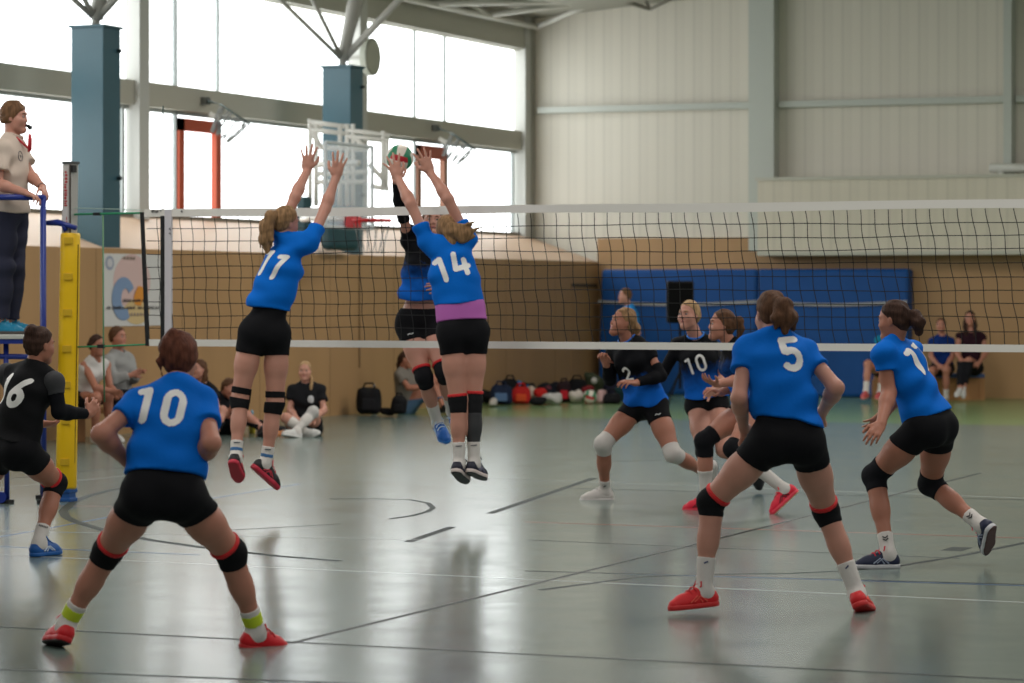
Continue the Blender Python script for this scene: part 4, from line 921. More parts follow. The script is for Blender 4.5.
        fso = Field(sol, .0055); fso.half(p(0, 0, -.066), fu); fso.half(p(0, 0, -.094), nrm(-fu)); sole = fso.mesh('sole', mat('sole_'+str(sx.get('sole', (220, 216, 210))), sx.get('sole', (220, 216, 210)), .5), shoe, og)
        if sx.get('under'): 
            fso = Field(sol, .0055); fso.half(p(0, 0, -.090), fu); fso.half(p(0, 0, -.098), nrm(-fu)); fso.mesh('outsole', mat('outsole_'+str(sx['under']), sx['under'], .55), shoe, og)
        if sx.get('lace'):
            mb = MB()
            for k in range(4): y, z = .035+.024*k, .022-.0135*k; mb.tube([p(-.030, y-.004, z-.016), p(-.012, y, z), p(.012, y+.006, z), p(.030, y+.010, z-.016)], .0042*g, 5)
            mb.tube([p(.005, .03, .026), p(.03, .025, .036), p(.048, .03, .012)], .004, 5); mb.tube([p(-.005, .03, .026), p(-.03, .025, .034), p(-.045, .035, .010)], .004, 5)
            mb.build('laces', mat('lace_'+str(sx['lace']), sx['lace'], .7), shoe, og)
        if sx.get('stripe'):
            for q in (-1, 1): mb = MB(); mb.tube([p(.042*q, .005, -.062), p(.040*q, .04, -.034), p(.043*q, .075, -.060)], .0045, 5); mb.tube([p(.042*q, .03, -.064), p(.040*q, .055, -.032), p(.045*q, .095, -.062)], .0045, 5); mb.build('side_stripe', mat('stripe_'+str(sx['stripe']), sx['stripe'], .6), shoe, og)
        asl = sp.get('armsl'+s_)
        if asl:
            S_, E, W_ = J['sh'+s_], J['el'+s_], J['wr'+s_]; v, v2 = nrm(E-S_), nrm(W_-E); t0, t1 = asl[0], asl[1]
            pr = [dict(p, clip=None) for p in arm[s_][1:]+fore[s_]]
            band('arm_sleeve', pr, .006, [(S_+(E-S_)*t0, -v)] + ([(E+(W_-E)*t1, v2)]), mat('armsleeve_'+str(asl[2]), asl[2], .8, .12, bump=.1, bscale=60))
        if sp.get('capsl'):
            S_, E = J['sh'+s_], J['el'+s_]; v = nrm(E-S_); e1 = S_+(E-S_)*sp['capsl'][0]
            band('jersey_sleeve', [SP(S_, .054*g, .03), RC(S_, e1+v*.04, .049*g, .047*g, .03), RC(S_*.8+J['neck']*.2, S_, .040*g, .048*g, .03)], .008, [(e1, v)], mat('sleeve_grey', sp['capsl'][1], .75, .2), root)
        if sp.get('wrist'+s_):
            W_, E = J['wr'+s_], J['el'+s_]; v = nrm(W_-E); mb = MB(); c = W_-v*.02; a = nrm(np.cross(v, UPV)); b = np.cross(v, a); mb.tube([c+(a*math.cos(t)+b*math.sin(t))*.029*g for t in np.linspace(0, 6.283, 15)[:-1]], .006, 6, closed=True); mb.build('wristband', mat('wrist_dark', sp['wrist'+s_], .5), root, og, smooth=True)
    sp['J'] = J; sp['root'] = root; sp['og'] = og; sp['frame'] = (rs, fs, up); sp['hp'] = hp; sp['hfr'] = (hr, hf, hu); sp['shirt'] = shirt
    return root
# ================================================================== THE PLAYERS
BLUE = ('jersey_blue', (3, 104, 202)); KB = (22, 22, 24); KT = (206, 32, 36); REDSHOE = dict(col=(206, 24, 34), sole=(196, 28, 34), lace=(190, 20, 30), under=(40, 16, 18))
AW, LT, RTv, TC = cvec(0, 1, 0), cvec(-1, 0, 0), cvec(1, 0, 0), cvec(0, -1, 0)
FIG = []
# number 10, front left
FIG.append(('person in blue jersey number 10 with red shoes crouching wide, back to us', dict(s=225, H=1.70, skin=0, thick=1.08, arm=1.12, wid=1.14,
  pel=(161, 492, 0), neck=(178, 384, .16), head=(180, 359, .24), face=cvec(.10, 1, .05), hup=cvec(.03, .25, 1),
  shL=(139, 402, .13), shR=(204, 404, .17), elL=(101, 434, -.03), wrL=(128, 462, '+'), hdL=(150, 474, '+'), elR=(211, 443, -.02), wrR=(196, 466, '+'), hdR=(176, 470, '+'),
  hipL=(144, 497, 0), hipR=(183, 497, .02), knL=(108, 551, '+'), anL=(67, 623, '+'), toL=(50, 637, '+'), knR=(231, 553, '+'), anR=(256, 630, '+'), toR=(285, 645, '+'),
  jersey=dict(mat=BLUE, hem=.09, sleeve=.50, num=('10', 'back', .178, dict(t=.72, dx=-.065, tilt=-.05, slant=.02, wd=.105, gap=.70))), shorts=dict(leg=.30, top=.17),
  kneeL=dict(col=KB, trim=KT, a=.066, b=.058), kneeR=dict(col=KB, trim=KT, a=.066, b=.058), sock=dict(top=.72, bands=[(.78, .93, (196, 214, 46))]), shoe=REDSHOE,
  hair=dict(col='auburn', bun=[((-.045, -.075, .045), (.052, .050, .060)), ((-.02, -.06, .10), (.05, .045, .04))], tail=[([(-.05, -.10, .03), (-.085, -.09, -.03), (-.07, -.06, -.10)], [.022, .014, .005])], nape=-.095, vol=1.13))))
# number 5, front right
FIG.append(('person in blue jersey number 5 with red shoes in a wide stance, back to us', dict(s=199.5, H=1.78, skin=1, wid=1.06, thick=1.02,
  pel=(786, 436, 0), neck=(775, 336, .12), head=(771, 314, .20), face=cvec(-.30, 1, .10), hup=cvec(-.03, .2, 1),
  shL=(746, 351, .10), shR=(808, 354, .14), elL=(739, 398, -.02), wrL=(744, 428, '+'), hdL=(757, 444, '+'), elR=(836, 388, .02), wrR=(822, 412, '+'), hdR=(806, 424, '+'),
  hipL=(768, 443, 0), hipR=(806, 444, .02), knL=(711, 502, '+'), anL=(704, 588, '+'), toL=(672, 604, '-'), knR=(826, 511, '+'), anR=(856, 591, '+'), toR=(866, 609, '+'),
  jersey=dict(mat=BLUE, hem=.10, sleeve=.40, hemt=(-.18, 0), num=('5', 'back', .185, dict(t=.77, dx=.045, tilt=.10, wd=.112))), shorts=dict(leg=.30, top=.17),
  kneeL=dict(col=KB, trim=KT, a=.06, b=.064), kneeR=dict(col=KB, trim=KT, a=.06, b=.064), sock=dict(top=.64, marks=[(.70, 'dot', (60, 70, 110))]), shoe=dict(col=(214, 30, 36), sole=(206, 40, 40), lace=(196, 28, 36), stripe=(232, 84, 70)),
  hair=dict(col='brown', tail=[([(0, -.105, .05), (.02, -.14, .02), (.03, -.15, -.05), (.015, -.14, -.12)], [.028, .043, .048, .018]), ([(.02, -.13, .03), (.065, -.13, -.04), (.075, -.11, -.10)], [.03, .032, .012]), ([(0, -.13, .02), (-.025, -.14, -.05), (-.03, -.13, -.10)], [.03, .032, .012])], band=((0, -.108, .05), (.024, .012, .024), (120, 96, 70))))))
# number 17, right
FIG.append(('person in blue jersey number 17 stepping left with navy shoes and red laces', dict(s=169, H=1.78, skin=2, thick=1.05, arm=1.08, flat='L',
  pel=(931, 424, 0), neck=(892, 341, -.02), head=(894, 320, -.02), face=cvec(-.86, .50, .04), hup=cvec(-.10, .05, 1),
  shL=(884, 354, -.12), shR=(911, 351, .21), elL=(889, 393, -.14), wrL=(881, 424, '-'), hdL=(868, 443, '-'), elR=(900, 392, .32), wrR=(884, 415, .30), hdR=(872, 425, .28),
  hipL=(921, 429, -.08), hipR=(940, 427, .09), knL=(874, 476, '+'), anL=(888, 552, -.08), toL=(860, 563, -.10), knR=(930, 484, '+'), anR=(980, 524, '-'), toR=(984, 549, '+'),
  jersey=dict(mat=BLUE, hem=.07, sleeve=.42, hemt=(0, .0), num=('17', 'back', .19, dict(t=.71, dx=-.012, side=.12, tilt=0, wd=.095, gap=.60))), shorts=dict(leg=.34, top=.16),
  kneeL=dict(col=(26, 26, 30), a=.10, b=.09, line=(120, 50, 56)), kneeR=dict(col=(26, 26, 30), a=.09, b=.09), sock=dict(top=.76, marks=[(.84, 'chev', (24, 24, 26))]), shoe=dict(col=(26, 34, 62), sole=(206, 206, 208), lace=(206, 24, 50), stripe=(150, 160, 180), under=(90, 60, 58)),
  handL=dict(n=cvec(.2, 1, -.2), curl=.35, spread=.08),
  hair=dict(col='dark', tail=[([(0, -.10, .02), (.01, -.135, .01), (.0, -.155, -.03), (.01, -.15, -.09)], [.026, .040, .044, .024])], amp=.003))))
# libero 16, left
FIG.append(('person in black jersey number 16 with long black arm sleeve, by the yellow post', dict(s=163, H=1.72, skin=2, thick=1.04,
  pel=(13, 447, 0), neck=(34, 366, .02), head=(40, 345, .04), face=cvec(.72, .66, .05), hup=cvec(.08, .05, 1),
  shL=(7, 374, .20), shR=(54, 382, -.04), elR=(59, 412, -.06), wrR=(88, 414, '+'), hdR=(104, 396, '+'), elL=(22, 412, .30), wrL=(42, 424, .44), hdL=(56, 424, .48),
  hipL=(4, 452, .08), hipR=(24, 452, -.06), knR=(56, 483, '+'), anR=(39, 541, '-'), toR=(58, 551, '+'), knL=(-24, 490, .20), anL=(-34, 535, .05), toL=(-20, 552, .12),
  jersey=dict(mat=('jersey_black', (24, 24, 26)), hem=.06, sleeve=.0, num=('16', 'back', .20, dict(t=.66, dx=-.03, tilt=-.02, slant=.20, wd=.115, gap=.62))), shorts=dict(leg=.36),
  kneeR=dict(col=KB, trim=KT, a=.075, b=.085, line=(140, 60, 56)), sock=dict(top=.74, marks=[(.80, 'word', (50, 50, 56))]), shoe=dict(col=(14, 84, 158), sole=(20, 92, 166), stripe=(206, 216, 226), lace=(20, 90, 160)),
  armslR=(.38, .92, (18, 19, 24)), handR=dict(n=cvec(.1, .8, .4), curl=.62, spread=.10), handL=dict(n=cvec(0, .5, 1), curl=.75),
  capsl=(.42, (62, 62, 64)), flat='R',
  hair=dict(col='dark', bun=[((.0, -.075, .085), (.050, .048, .046)), ((-.01, -.095, .02), (.04, .03, .06))], amp=.003))))
# number 11 blocker
FIG.append(('person with blonde ponytail in blue jersey number 11 jumping, both arms raised', dict(s=138.5, H=1.80, skin=1, thick=1.02,
  pel=(264, 326, 0), neck=(290, 241, .04), head=(286, 222, .06), face=cvec(.80, .55, .20), hup=cvec(.22, -.12, 1),
  shL=(279, 234, .10), shR=(311, 241, -.02), elL=(295, 197, '+'), wrL=(307, 170, '+'), hdL=(309, 146, '+'), elR=(325, 209, '+'), wrR=(336, 177, '+'), hdR=(341, 151, '+'),
  hipL=(252, 334, -.02), hipR=(277, 335, .03), knL=(240, 398, '+'), anL=(236, 456, '-'), toL=(240, 482, -.03), knR=(275, 402, '+'), anR=(266, 462, '-'), toR=(281, 489, .04),
  jersey=dict(mat=BLUE, hem=.185, sleeve=.40, num=('11', 'back', .21, dict(t=.68, dx=-.02, tilt=-.05, slant=.26, wd=.095, gap=.56))), shorts=dict(leg=.30, top=.22),
  strapL=True, strapR=True, sock=dict(top=.74, bands=[(.86, .93, (60, 110, 160))], marks=[(.79, 'dash', (50, 70, 80))]), shoe=dict(col=(30, 28, 32), sole=(196, 40, 66), stripe=(206, 50, 70), lace=(206, 48, 60), under=(176, 26, 48)),
  handL=dict(n=cvec(.1, 1, -.1), spread=.32, curl=.10, sc=1.12), handR=dict(n=cvec(-.1, 1, -.1), spread=.28, curl=.10, sc=1.12),
  hair=dict(col='dblonde', tail=[([(0, -.10, .05), (0, -.145, .03), (-.01, -.155, -.06), (.0, -.145, -.15), (.02, -.12, -.24)], [.028, .042, .054, .050, .018]), ([(0, -.14, .03), (-.04, -.16, -.04), (-.05, -.14, -.10)], [.03, .034, .016]), ([(-.03, -.15, -.08), (-.05, -.16, -.16), (-.04, -.15, -.22)], [.022, .016, .005]), ([(.03, -.14, -.06), (.05, -.13, -.14), (.05, -.11, -.19)], [.022, .016, .005])], band=((0, -.112, .045), (.030, .018, .030), (30, 70, 140)), amp=.0018))))
# number 14 blocker
FIG.append(('person with loose blonde hair in blue jersey number 14 jumping at the ball', dict(s=139, H=1.79, skin=1, thick=1.04, wid=1.12,
  pel=(463, 329, 0), neck=(448, 243, .06), head=(447, 230, .12), face=cvec(-.15, 1, .35), hup=cvec(0, -.35, 1),
  shL=(427, 242, .06), shR=(468, 239, .08), elL=(411, 204, '+'), wrL=(398, 178, '+'), hdL=(390, 156, '+'), elR=(448, 199, '+'), wrR=(430, 172, '+'), hdR=(420, 146, '+'),
  hipL=(452, 335, -.02), hipR=(474, 335, .02), knL=(458, 400, '+'), anL=(459, 462, '-'), toL=(467, 481, .10), knR=(473, 400, '+'), anR=(474, 461, '-'), toR=(485, 476, .13),
  jersey=dict(mat=BLUE, hem=.225, sleeve=.42, num=('14', 'back', .19, dict(t=.71, dx=-.012, tilt=.16, slant=0, wd=.112, gap=.72)), under=(.10, .25, (188, 100, 182))), shorts=dict(leg=.29, top=.185),
  kneeL=dict(col=KB, trim=KT, a=.04, b=.085), kneeR=dict(col=(30, 30, 32), trim=KT, a=.06, b=.09, low=.30), sock=dict(top=.68, marks=[(.74, 'dash', (90, 90, 96))]), shoe=dict(col=(26, 28, 46), sole=(212, 196, 190), stripe=(120, 120, 140), lace=(40, 40, 60), under=(24, 24, 28)),
  handL=dict(n=cvec(.1, 1, -.1), spread=.46, curl=.10, sc=1.12), handR=dict(n=cvec(-.1, 1, -.1), spread=.40, curl=.10, sc=1.12),
  hair=dict(col='dblonde', tail=[([(0, -.10, .05), (.05, -.13, .03), (.12, -.14, .01), (.20, -.12, .03)], [.03, .042, .046, .012]), ([(.02, -.12, .03), (.10, -.15, -.02), (.19, -.14, -.01)], [.04, .040, .010]), ([(.02, -.11, .07), (.10, -.13, .05), (.17, -.13, .07)], [.03, .030, .008]), ([(-.02, -.10, .02), (.02, -.13, -.06), (.06, -.12, -.09)], [.03, .040, .012]), ([(.08, -.14, .03), (.17, -.15, .04), (.25, -.13, .05)], [.016, .012, .004]), ([(.08, -.13, .0), (.16, -.12, -.06), (.22, -.10, -.07)], [.016, .011, .004]), ([(.06, -.13, .06), (.15, -.14, .09), (.22, -.12, .10)], [.016, .010, .004])], amp=.0018))))
# opposing spiker
FIG.append(('person in black and blue jersey jumping behind the net, partly hidden by number 14', dict(s=130.5, H=1.80, skin=1,
  pel=(419, 318, 0), neck=(427, 238, -.02), head=(432, 222, -.06), face=cvec(.15, -1, .2), hup=cvec(.05, .2, 1),
  shR=(409, 240, -.02), shL=(444, 246, .02), elR=(401, 208, '-'), wrR=(396, 180, '-'), hdR=(398, 164, '+'), elL=(452, 278, -.10), wrL=(444, 293, -.28), hdL=(434, 288, -.34),
  hipR=(408, 326, -.02), hipL=(430, 325, .0), knR=(424, 377, '-'), anR=(437, 421, '+'), toR=(446, 439, '-'), knL=(444, 372, '-'), anL=(452, 412, '+'), toL=(458, 428, '+'),
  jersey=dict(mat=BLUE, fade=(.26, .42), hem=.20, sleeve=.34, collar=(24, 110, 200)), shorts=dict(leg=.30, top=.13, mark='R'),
  kneeL=dict(col=(28, 28, 32), trim=KT, a=.075, b=.085), kneeR=dict(col=(28, 28, 32), trim=KT, a=.075, b=.085), sock=dict(top=.62), shoe=dict(col=(16, 92, 176), sole=(30, 110, 190), lace=(200, 216, 228), stripe=(180, 206, 226)),
  armslR=(.62, .92, (16, 16, 20)), handR=dict(n=cvec(0, -1, -.3), curl=.25), handL=dict(n=cvec(.3, .6, -.4), curl=.4),
  hair=dict(col='light', tail=[([(0, -.1, .04), (0, -.13, 0), (0, -.12, -.1)], [.025, .03, .012])]))))
# opponent number 2
FIG.append(('person in black and blue jersey number 2 with white knee pads, lunging left', dict(s=127.6, H=1.78, skin=2, thick=1.02, flat='R',
  pel=(646, 401, 0), neck=(628, 340, -.05), head=(623, 322, -.09), face=cvec(-.88, -.35, .28), hup=cvec(.22, 0, 1),
  shR=(614, 350, .08), shL=(648, 351, -.08), elR=(610, 380, .06), wrR=(606, 364, -.12), hdR=(603, 354, -.16), elL=(661, 376, -.14), wrL=(635, 383, '-'), hdL=(618, 381, '-'),
  hipR=(637, 406, .05), hipL=(655, 407, -.05), knR=(603, 444, '-'), anR=(605, 489, '+'), toR=(582, 495, '-'), knL=(673, 454, '-'), anL=(705, 472, '+'), toL=(714, 492, .20),
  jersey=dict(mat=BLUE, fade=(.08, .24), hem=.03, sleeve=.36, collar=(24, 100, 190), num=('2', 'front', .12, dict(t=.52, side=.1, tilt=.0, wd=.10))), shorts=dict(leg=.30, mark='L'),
  kneeR=dict(col=(206, 200, 194), a=.075, b=.08), kneeL=dict(col=(206, 200, 194), a=.07, b=.08), sock=dict(top=.78, marks=[(.86, 'puma', (30, 30, 32))]), shoe=dict(col=(206, 200, 194), sole=(214, 208, 204), lace=(214, 210, 206), under=(60, 56, 56)),
  armslR=(.45, .93, (17, 17, 21)), armslL=(.55, .90, (17, 17, 21)), handR=dict(n=cvec(-.4, -.6, 0), curl=.95, spread=.05), handL=dict(n=cvec(.2, .5, -1), curl=.45),
  hair=dict(col='dblonde', tail=[([(0, -.10, .01), (.0, -.125, -.03), (.01, -.12, -.12)], [.028, .040, .014])]))))
# opponent number 10
FIG.append(('blonde person in black and blue jersey number 10 behind a brown-haired teammate', dict(s=124, H=1.80, skin=1,
  pel=(707, 402, 0), neck=(696, 337, -.05), head=(689, 315, -.10), face=cvec(-.62, -.75, .15), hup=cvec(.03, .05, 1),
  shR=(678, 347, .0), shL=(716, 350, -.02), elR=(664, 371, .05), wrR=(648, 390, .0), hdR=(636, 395, -.05), elL=(724, 378, -.10), wrL=(712, 392, -.28), hdL=(702, 392, -.40),
  hipR=(698, 406, 0), hipL=(716, 406, 0), knR=(704, 452, '-'), anR=(712, 485, '+'), toR=(704, 495, '-'), knL=(724, 450, '-'), anL=(753, 470, '+'), toL=(757, 488, '+'),
  jersey=dict(mat=BLUE, fade=(.10, .34), hem=.08, sleeve=.36, collar=(24, 110, 200), num=('10', 'front', .145, dict(t=.62, dx=.035, side=.0, tilt=.16, wd=.085, gap=.62))), shorts=dict(leg=.14),
  kneeR=dict(col=KB), sock=dict(top=.80), shoe=dict(col=(30, 30, 34), sole=(60, 60, 64)), armslR=(.10, .92, (17, 17, 21)),
  hair=dict(col='blonde', bun=[((0, -.095, .0), (.05, .045, .05))], nape=-.07))))
# opponent in front with the brown ponytail
FIG.append(('person with brown ponytail and pinkish red shoes lunging left, half behind number 5', dict(s=133.8, H=1.78, skin=0, thick=1.03,
  pel=(754, 402, 0), neck=(731, 345, -.04), head=(722, 325, -.06), face=cvec(-.95, -.10, .22), hup=cvec(.08, 0, 1),
  shR=(728, 350, .16), shL=(738, 355, -.12), elL=(741, 380, -.20), wrL=(716, 384, '-'), hdL=(701, 378, '-'), elR=(736, 386, .10), wrR=(720, 393, .02), hdR=(708, 388, -.04),
  hipR=(747, 408, .07), hipL=(760, 408, -.07), knR=(704, 441, '-'), anR=(706, 497, '+'), toR=(685, 507, '+'), knL=(733, 449, '-'), anL=(783, 488, '+'), toL=(771, 511, '-'),
  jersey=dict(mat=BLUE, fade=(.15, .40), hem=.03, sleeve=.38, collar=(24, 100, 190)), shorts=dict(leg=.24),
  kneeR=dict(col=(24, 24, 28), a=.10, b=.11, line=(150, 70, 84)), kneeL=dict(col=(24, 24, 28), a=.06, b=.05), sock=dict(top=.52), shoe=dict(col=(226, 26, 58), sole=(232, 60, 80), lace=(220, 24, 50), stripe=(60, 14, 24), under=(226, 190, 150)),
  handL=dict(n=cvec(.2, .2, 1), curl=.30, spread=.2), handR=dict(n=cvec(0, .3, -1), curl=.5),
  hair=dict(col='brown', tail=[([(0, -.10, .05), (.0, -.135, .045), (.0, -.15, -.02), (0, -.13, -.10)], [.024, .032, .030, .012])]))))
# referee
FIG.append(('person in cream polo shirt with red lanyard and whistle standing on the referee stand', dict(s=128, H=1.83, skin=1, fem=0, wid=1.02, arm=1.05, z0=1.30, flat='LR',
  pel=(11, 212, 0), neck=(12, 137, 0), head=(14.5, 117, 0), face=cvec(.97, -.16, -.06), hup=cvec(.05, 0, 1), hs=1.0,
  shR=(2, 149, -.18), shL=(17, 147, .17), elR=(-3, 184, -.24), wrR=(26, 193, -.33), hdR=(42, 199, -.38), elL=(30, 175, .10), wrL=(43, 188, -.18), hdL=(50, 205, -.34),
  hipR=(5, 216, -.08), hipL=(15, 215, .10), knR=(3, 267, -.10), anR=(0, 322, -.06), toR=(16, 329, -.08), knL=(14, 266, .04), anL=(11, 322, .12), toL=(28, 329, .10),
  jersey=dict(mat=('polo_cream', (208, 191, 176)), hem=.02, sleeve=.62, loose=.018, wr=.006, collar=(208, 191, 176), cuff=.066), shorts=dict(leg=1.93, off=.014, flare=.016, mat=('navy_trousers', (48, 50, 66)), wr=.006),
  sock=dict(top=1.5), shoe=dict(col=(18, 122, 158), sole=(70, 66, 62), lace=(60, 150, 176)), wristL=(40, 32, 28),
  handR=dict(n=cvec(.1, 0, -1), curl=.60, spread=.08), handL=dict(n=cvec(-.4, -.1, -.6), curl=.60, spread=.08),
  hair=dict(col='light', vol=1.05, nape=-.055, hy=.085, hz=.075, amp=.003))))
# ------------------------------------------------------------------ spectators
SPK = dict(h=.010, hh=.008, dbg=True)
WS = dict(col=(206, 204, 200), sole=(214, 212, 208))
BSH = dict(col=(30, 30, 34), sole=(60, 60, 62))
FIG.append(('seated person in white tank top leaning elbows on knees, beside the yellow padding', dict(SPK, s=92, H=1.72, skin=2,
  pel=(80, 396, 0), neck=(96, 359, -.12), head=(97, 345, -.18), face=cvec(.75, -.5, -.05), hup=cvec(.1, 0, 1),
  shR=(85, 366, -.16), shL=(106, 365, .10), elR=(96, 388, -.36), wrR=(112, 391, -.34), hdR=(120, 393, -.34), elL=(110, 388, -.02), wrL=(116, 392, -.22), hdL=(119, 394, -.34),
  hipR=(77, 400, -.06), hipL=(84, 399, .10), knR=(96, 398, '-'), anR=(95, 434, '+'), toR=(105, 441, '-'), knL=(108, 397, -.12), anL=(110, 432, .0), toL=(120, 438, -.08),
  jersey=dict(mat=('tank_white', (206, 202, 198)), hem=.0, sleeve=0, vn=.12), shorts=dict(leg=.95, off=.012, mat=('trousers_black', (28, 28, 32))), sock=dict(top=1.5), shoe=WS,
  hair=dict(col='dark', bun=[((0, -.11, .0), (.035, .035, .05))]))))
FIG.append(('seated person in grey sweatshirt looking at a phone, below the banner', dict(SPK, s=90.5, H=1.80, skin=0, fem=0,
  pel=(119, 396, .05), neck=(118, 353, .0), head=(118, 337, -.05), face=cvec(.85, -.45, -.1), hup=cvec(0, 0, 1),
  shR=(107, 361, -.18), shL=(128, 359, .14), elR=(114, 379, -.32), wrR=(132, 375, -.30), hdR=(140, 371, -.28), elL=(133, 378, .0), wrL=(137, 375, -.15), hdL=(141, 371, -.20),
  hipR=(114, 400, -.06), hipL=(124, 400, .12), knR=(136, 396, '-'), anR=(136, 433, '+'), toR=(147, 440, '-'), knL=(148, 395, -.12), anL=(150, 430, .0), toL=(160, 437, -.05),
  jersey=dict(mat=('sweat_grey', (150, 150, 148)), hem=-.02, sleeve=1.8, loose=.02), shorts=dict(leg=1.9, off=.014, mat=('trousers_dark', (40, 42, 50))), sock=dict(top=1.5), shoe=WS,
  hair=dict(col='brown', nape=-.06, vol=1.03))))
FIG.append(('person with long brown hair seated on the floor right of crouching number 10', dict(SPK, s=88, H=1.70, skin=1,
  pel=(204, 426, 0), neck=(203, 384, -.05), head=(199, 369, -.08), face=cvec(-.6, -.7, -.05), hup=cvec(0, 0, 1),
  shR=(193, 391, -.02), shL=(213, 391, -.02), elR=(191, 408, -.2), wrR=(200, 418, -.35), hdR=(207, 420, -.4), elL=(217, 408, -.15), wrL=(210, 416, -.35), hdL=(204, 418, -.4),
  hipR=(199, 427, -.05), hipL=(210, 427, -.05), knR=(188, 410, '-'), anR=(193, 431, '-'), toR=(191, 434, '-'), knL=(222, 411, -.42), anL=(216, 431, -.6), toL=(215, 434, -.75),
  jersey=dict(mat=('tee_black', (26, 26, 29)), hem=-.02, sleeve=.5), shorts=dict(leg=1.9, off=.01, mat=('trousers_black', (28, 28, 32))), sock=dict(top=1.5), shoe=BSH,
  hair=dict(col='brown', tail=[([(.06, -.05, -.02), (.075, -.03, -.12), (.06, .02, -.2)], [.035, .035, .02]), ([(-.06, -.05, -.02), (-.075, -.03, -.12), (-.06, .02, -.2)], [.035, .035, .02])]))))
FIG.append(('person in black clothes sitting hunched on the floor left of the jumping number 11', dict(SPK, s=87, H=1.72, skin=0,
  pel=(222, 425, 0), neck=(223, 398, -.05), head=(229, 388, -.12), face=cvec(.75, -.5, -.35), hup=cvec(.4, 0, 1),
  shR=(214, 399, -.12), shL=(230, 400, .12), elR=(222, 417, -.30), wrR=(232, 408, -.34), hdR=(234, 399, -.30), elL=(236, 418, .0), wrL=(246, 421, -.05), hdL=(254, 423, -.1),
  hipR=(220, 427, -.08), hipL=(226, 427, .08), knR=(246, 415, '-'), anR=(262, 428, '-'), toR=(272, 427, '-'), knL=(248, 418, .0), anL=(268, 429, .0), toL=(278, 428, .0),
  jersey=dict(mat=('tee_black', (26, 26, 29)), hem=-.02, sleeve=.9, loose=.02), shorts=dict(leg=1.9, off=.012, mat=('trousers_black', (28, 28, 32))), sock=dict(top=1.5), shoe=BSH,
  hair=dict(col='brown'))))
FIG.append(('person with blonde plait in black crested T-shirt sitting cross-legged on the floor', dict(SPK, h=.008, s=87.5, H=1.70, skin=1,
  pel=(307, 427, 0), neck=(306, 384, -.02), head=(305, 371, -.05), face=cvec(-.10, -1, -.05), hup=cvec(0, 0, 1),
  shR=(293, 390, -.02), shL=(320, 390, -.02), elR=(290, 410, -.10), wrR=(298, 420, -.32), hdR=(305, 424, -.42), elL=(324, 410, -.12), wrL=(315, 418, -.36), hdL=(308, 422, -.44),
  hipR=(300, 429, -.04), hipL=(314, 429, -.04), knR=(286, 418, '-'), anR=(304, 430, -.45), toR=(312, 431, -.50), knL=(313, 412, '-'), anL=(297, 430, -.56), toL=(287, 432, -.64),
  jersey=dict(mat=('tee_black', (26, 26, 29)), hem=-.02, sleeve=.55, loose=.02), shorts=dict(leg=.5, off=.014, mat=('trousers_black', (28, 28, 32))), sock=dict(top=.22), shoe=WS, crest=True,
  kneeL=dict(col=(190, 186, 182)), hair=dict(col='blonde', tail=[([(-.05, -.06, -.05), (-.085, .0, -.11), (-.085, .055, -.2), (-.08, .06, -.30)], [.022, .022, .020, .010])]))))
FIG.append(('person in grey T-shirt and jeans sitting against the wall beside a black bag', dict(SPK, s=74.5, H=1.70, skin=2,
  pel=(407, 407, 0), neck=(403, 370, -.02), head=(406, 359, -.04), face=cvec(.85, -.3, -.25), hup=cvec(.15, 0, 1),
  shR=(399, 375, -.15), shL=(409, 374, .12), elR=(409, 388, -.24), wrR=(425, 387, -.26), hdR=(434, 383, -.26), elL=(418, 386, .05), wrL=(430, 386, -.08), hdL=(437, 383, -.1),
  hipR=(406, 409, -.08), hipL=(410, 408, .08), knR=(432, 380, '+'), anR=(443, 406, '-'), toR=(452, 408, '-'), knL=(434, 379, .1), anL=(449, 404, .1), toL=(457, 406, .1),
  jersey=dict(mat=('tee_grey', (120, 114, 106)), hem=-.02, sleeve=.5, loose=.018), shorts=dict(leg=1.75, off=.012, mat=('jeans', (70, 94, 120))), sock=dict(top=1.5), shoe=BSH,
  hair=dict(col='dark', tail=[([(.0, -.08, .0), (-.03, -.10, -.10), (-.02, -.09, -.22)], [.05, .045, .02])]))))
FIG.append(('person in light blue shirt standing by the left end of the blue mats', dict(SPK, s=67, H=1.78, skin=1, fem=0,
  pel=(632, 344, 0), neck=(629, 307, -.02), head=(625, 296, -.04), face=cvec(-.97, -.12, -.05), hup=cvec(0, 0, 1),
  shR=(630, 313, .17), shL=(631, 313, -.17), elR=(634, 332, .2), wrR=(626, 344, .1), hdR=(620, 350, .1), elL=(638, 333, -.22), wrL=(630, 346, -.25), hdL=(624, 352, -.25),
  hipR=(632, 346, .09), hipL=(632, 346, -.09), knR=(631, 374, .08), anR=(634, 398, .08), toR=(624, 402, .08), knL=(633, 374, -.08), anL=(638, 398, -.08), toL=(628, 402, -.08),
  jersey=dict(mat=('shirt_lightblue', (40, 140, 214)), hem=-.05, sleeve=.6, loose=.02), shorts=dict(leg=1.9, off=.012, mat=('trousers_dark', (40, 42, 50))), sock=dict(top=1.5), shoe=BSH,
  hair=dict(col='light', nape=-.05))))
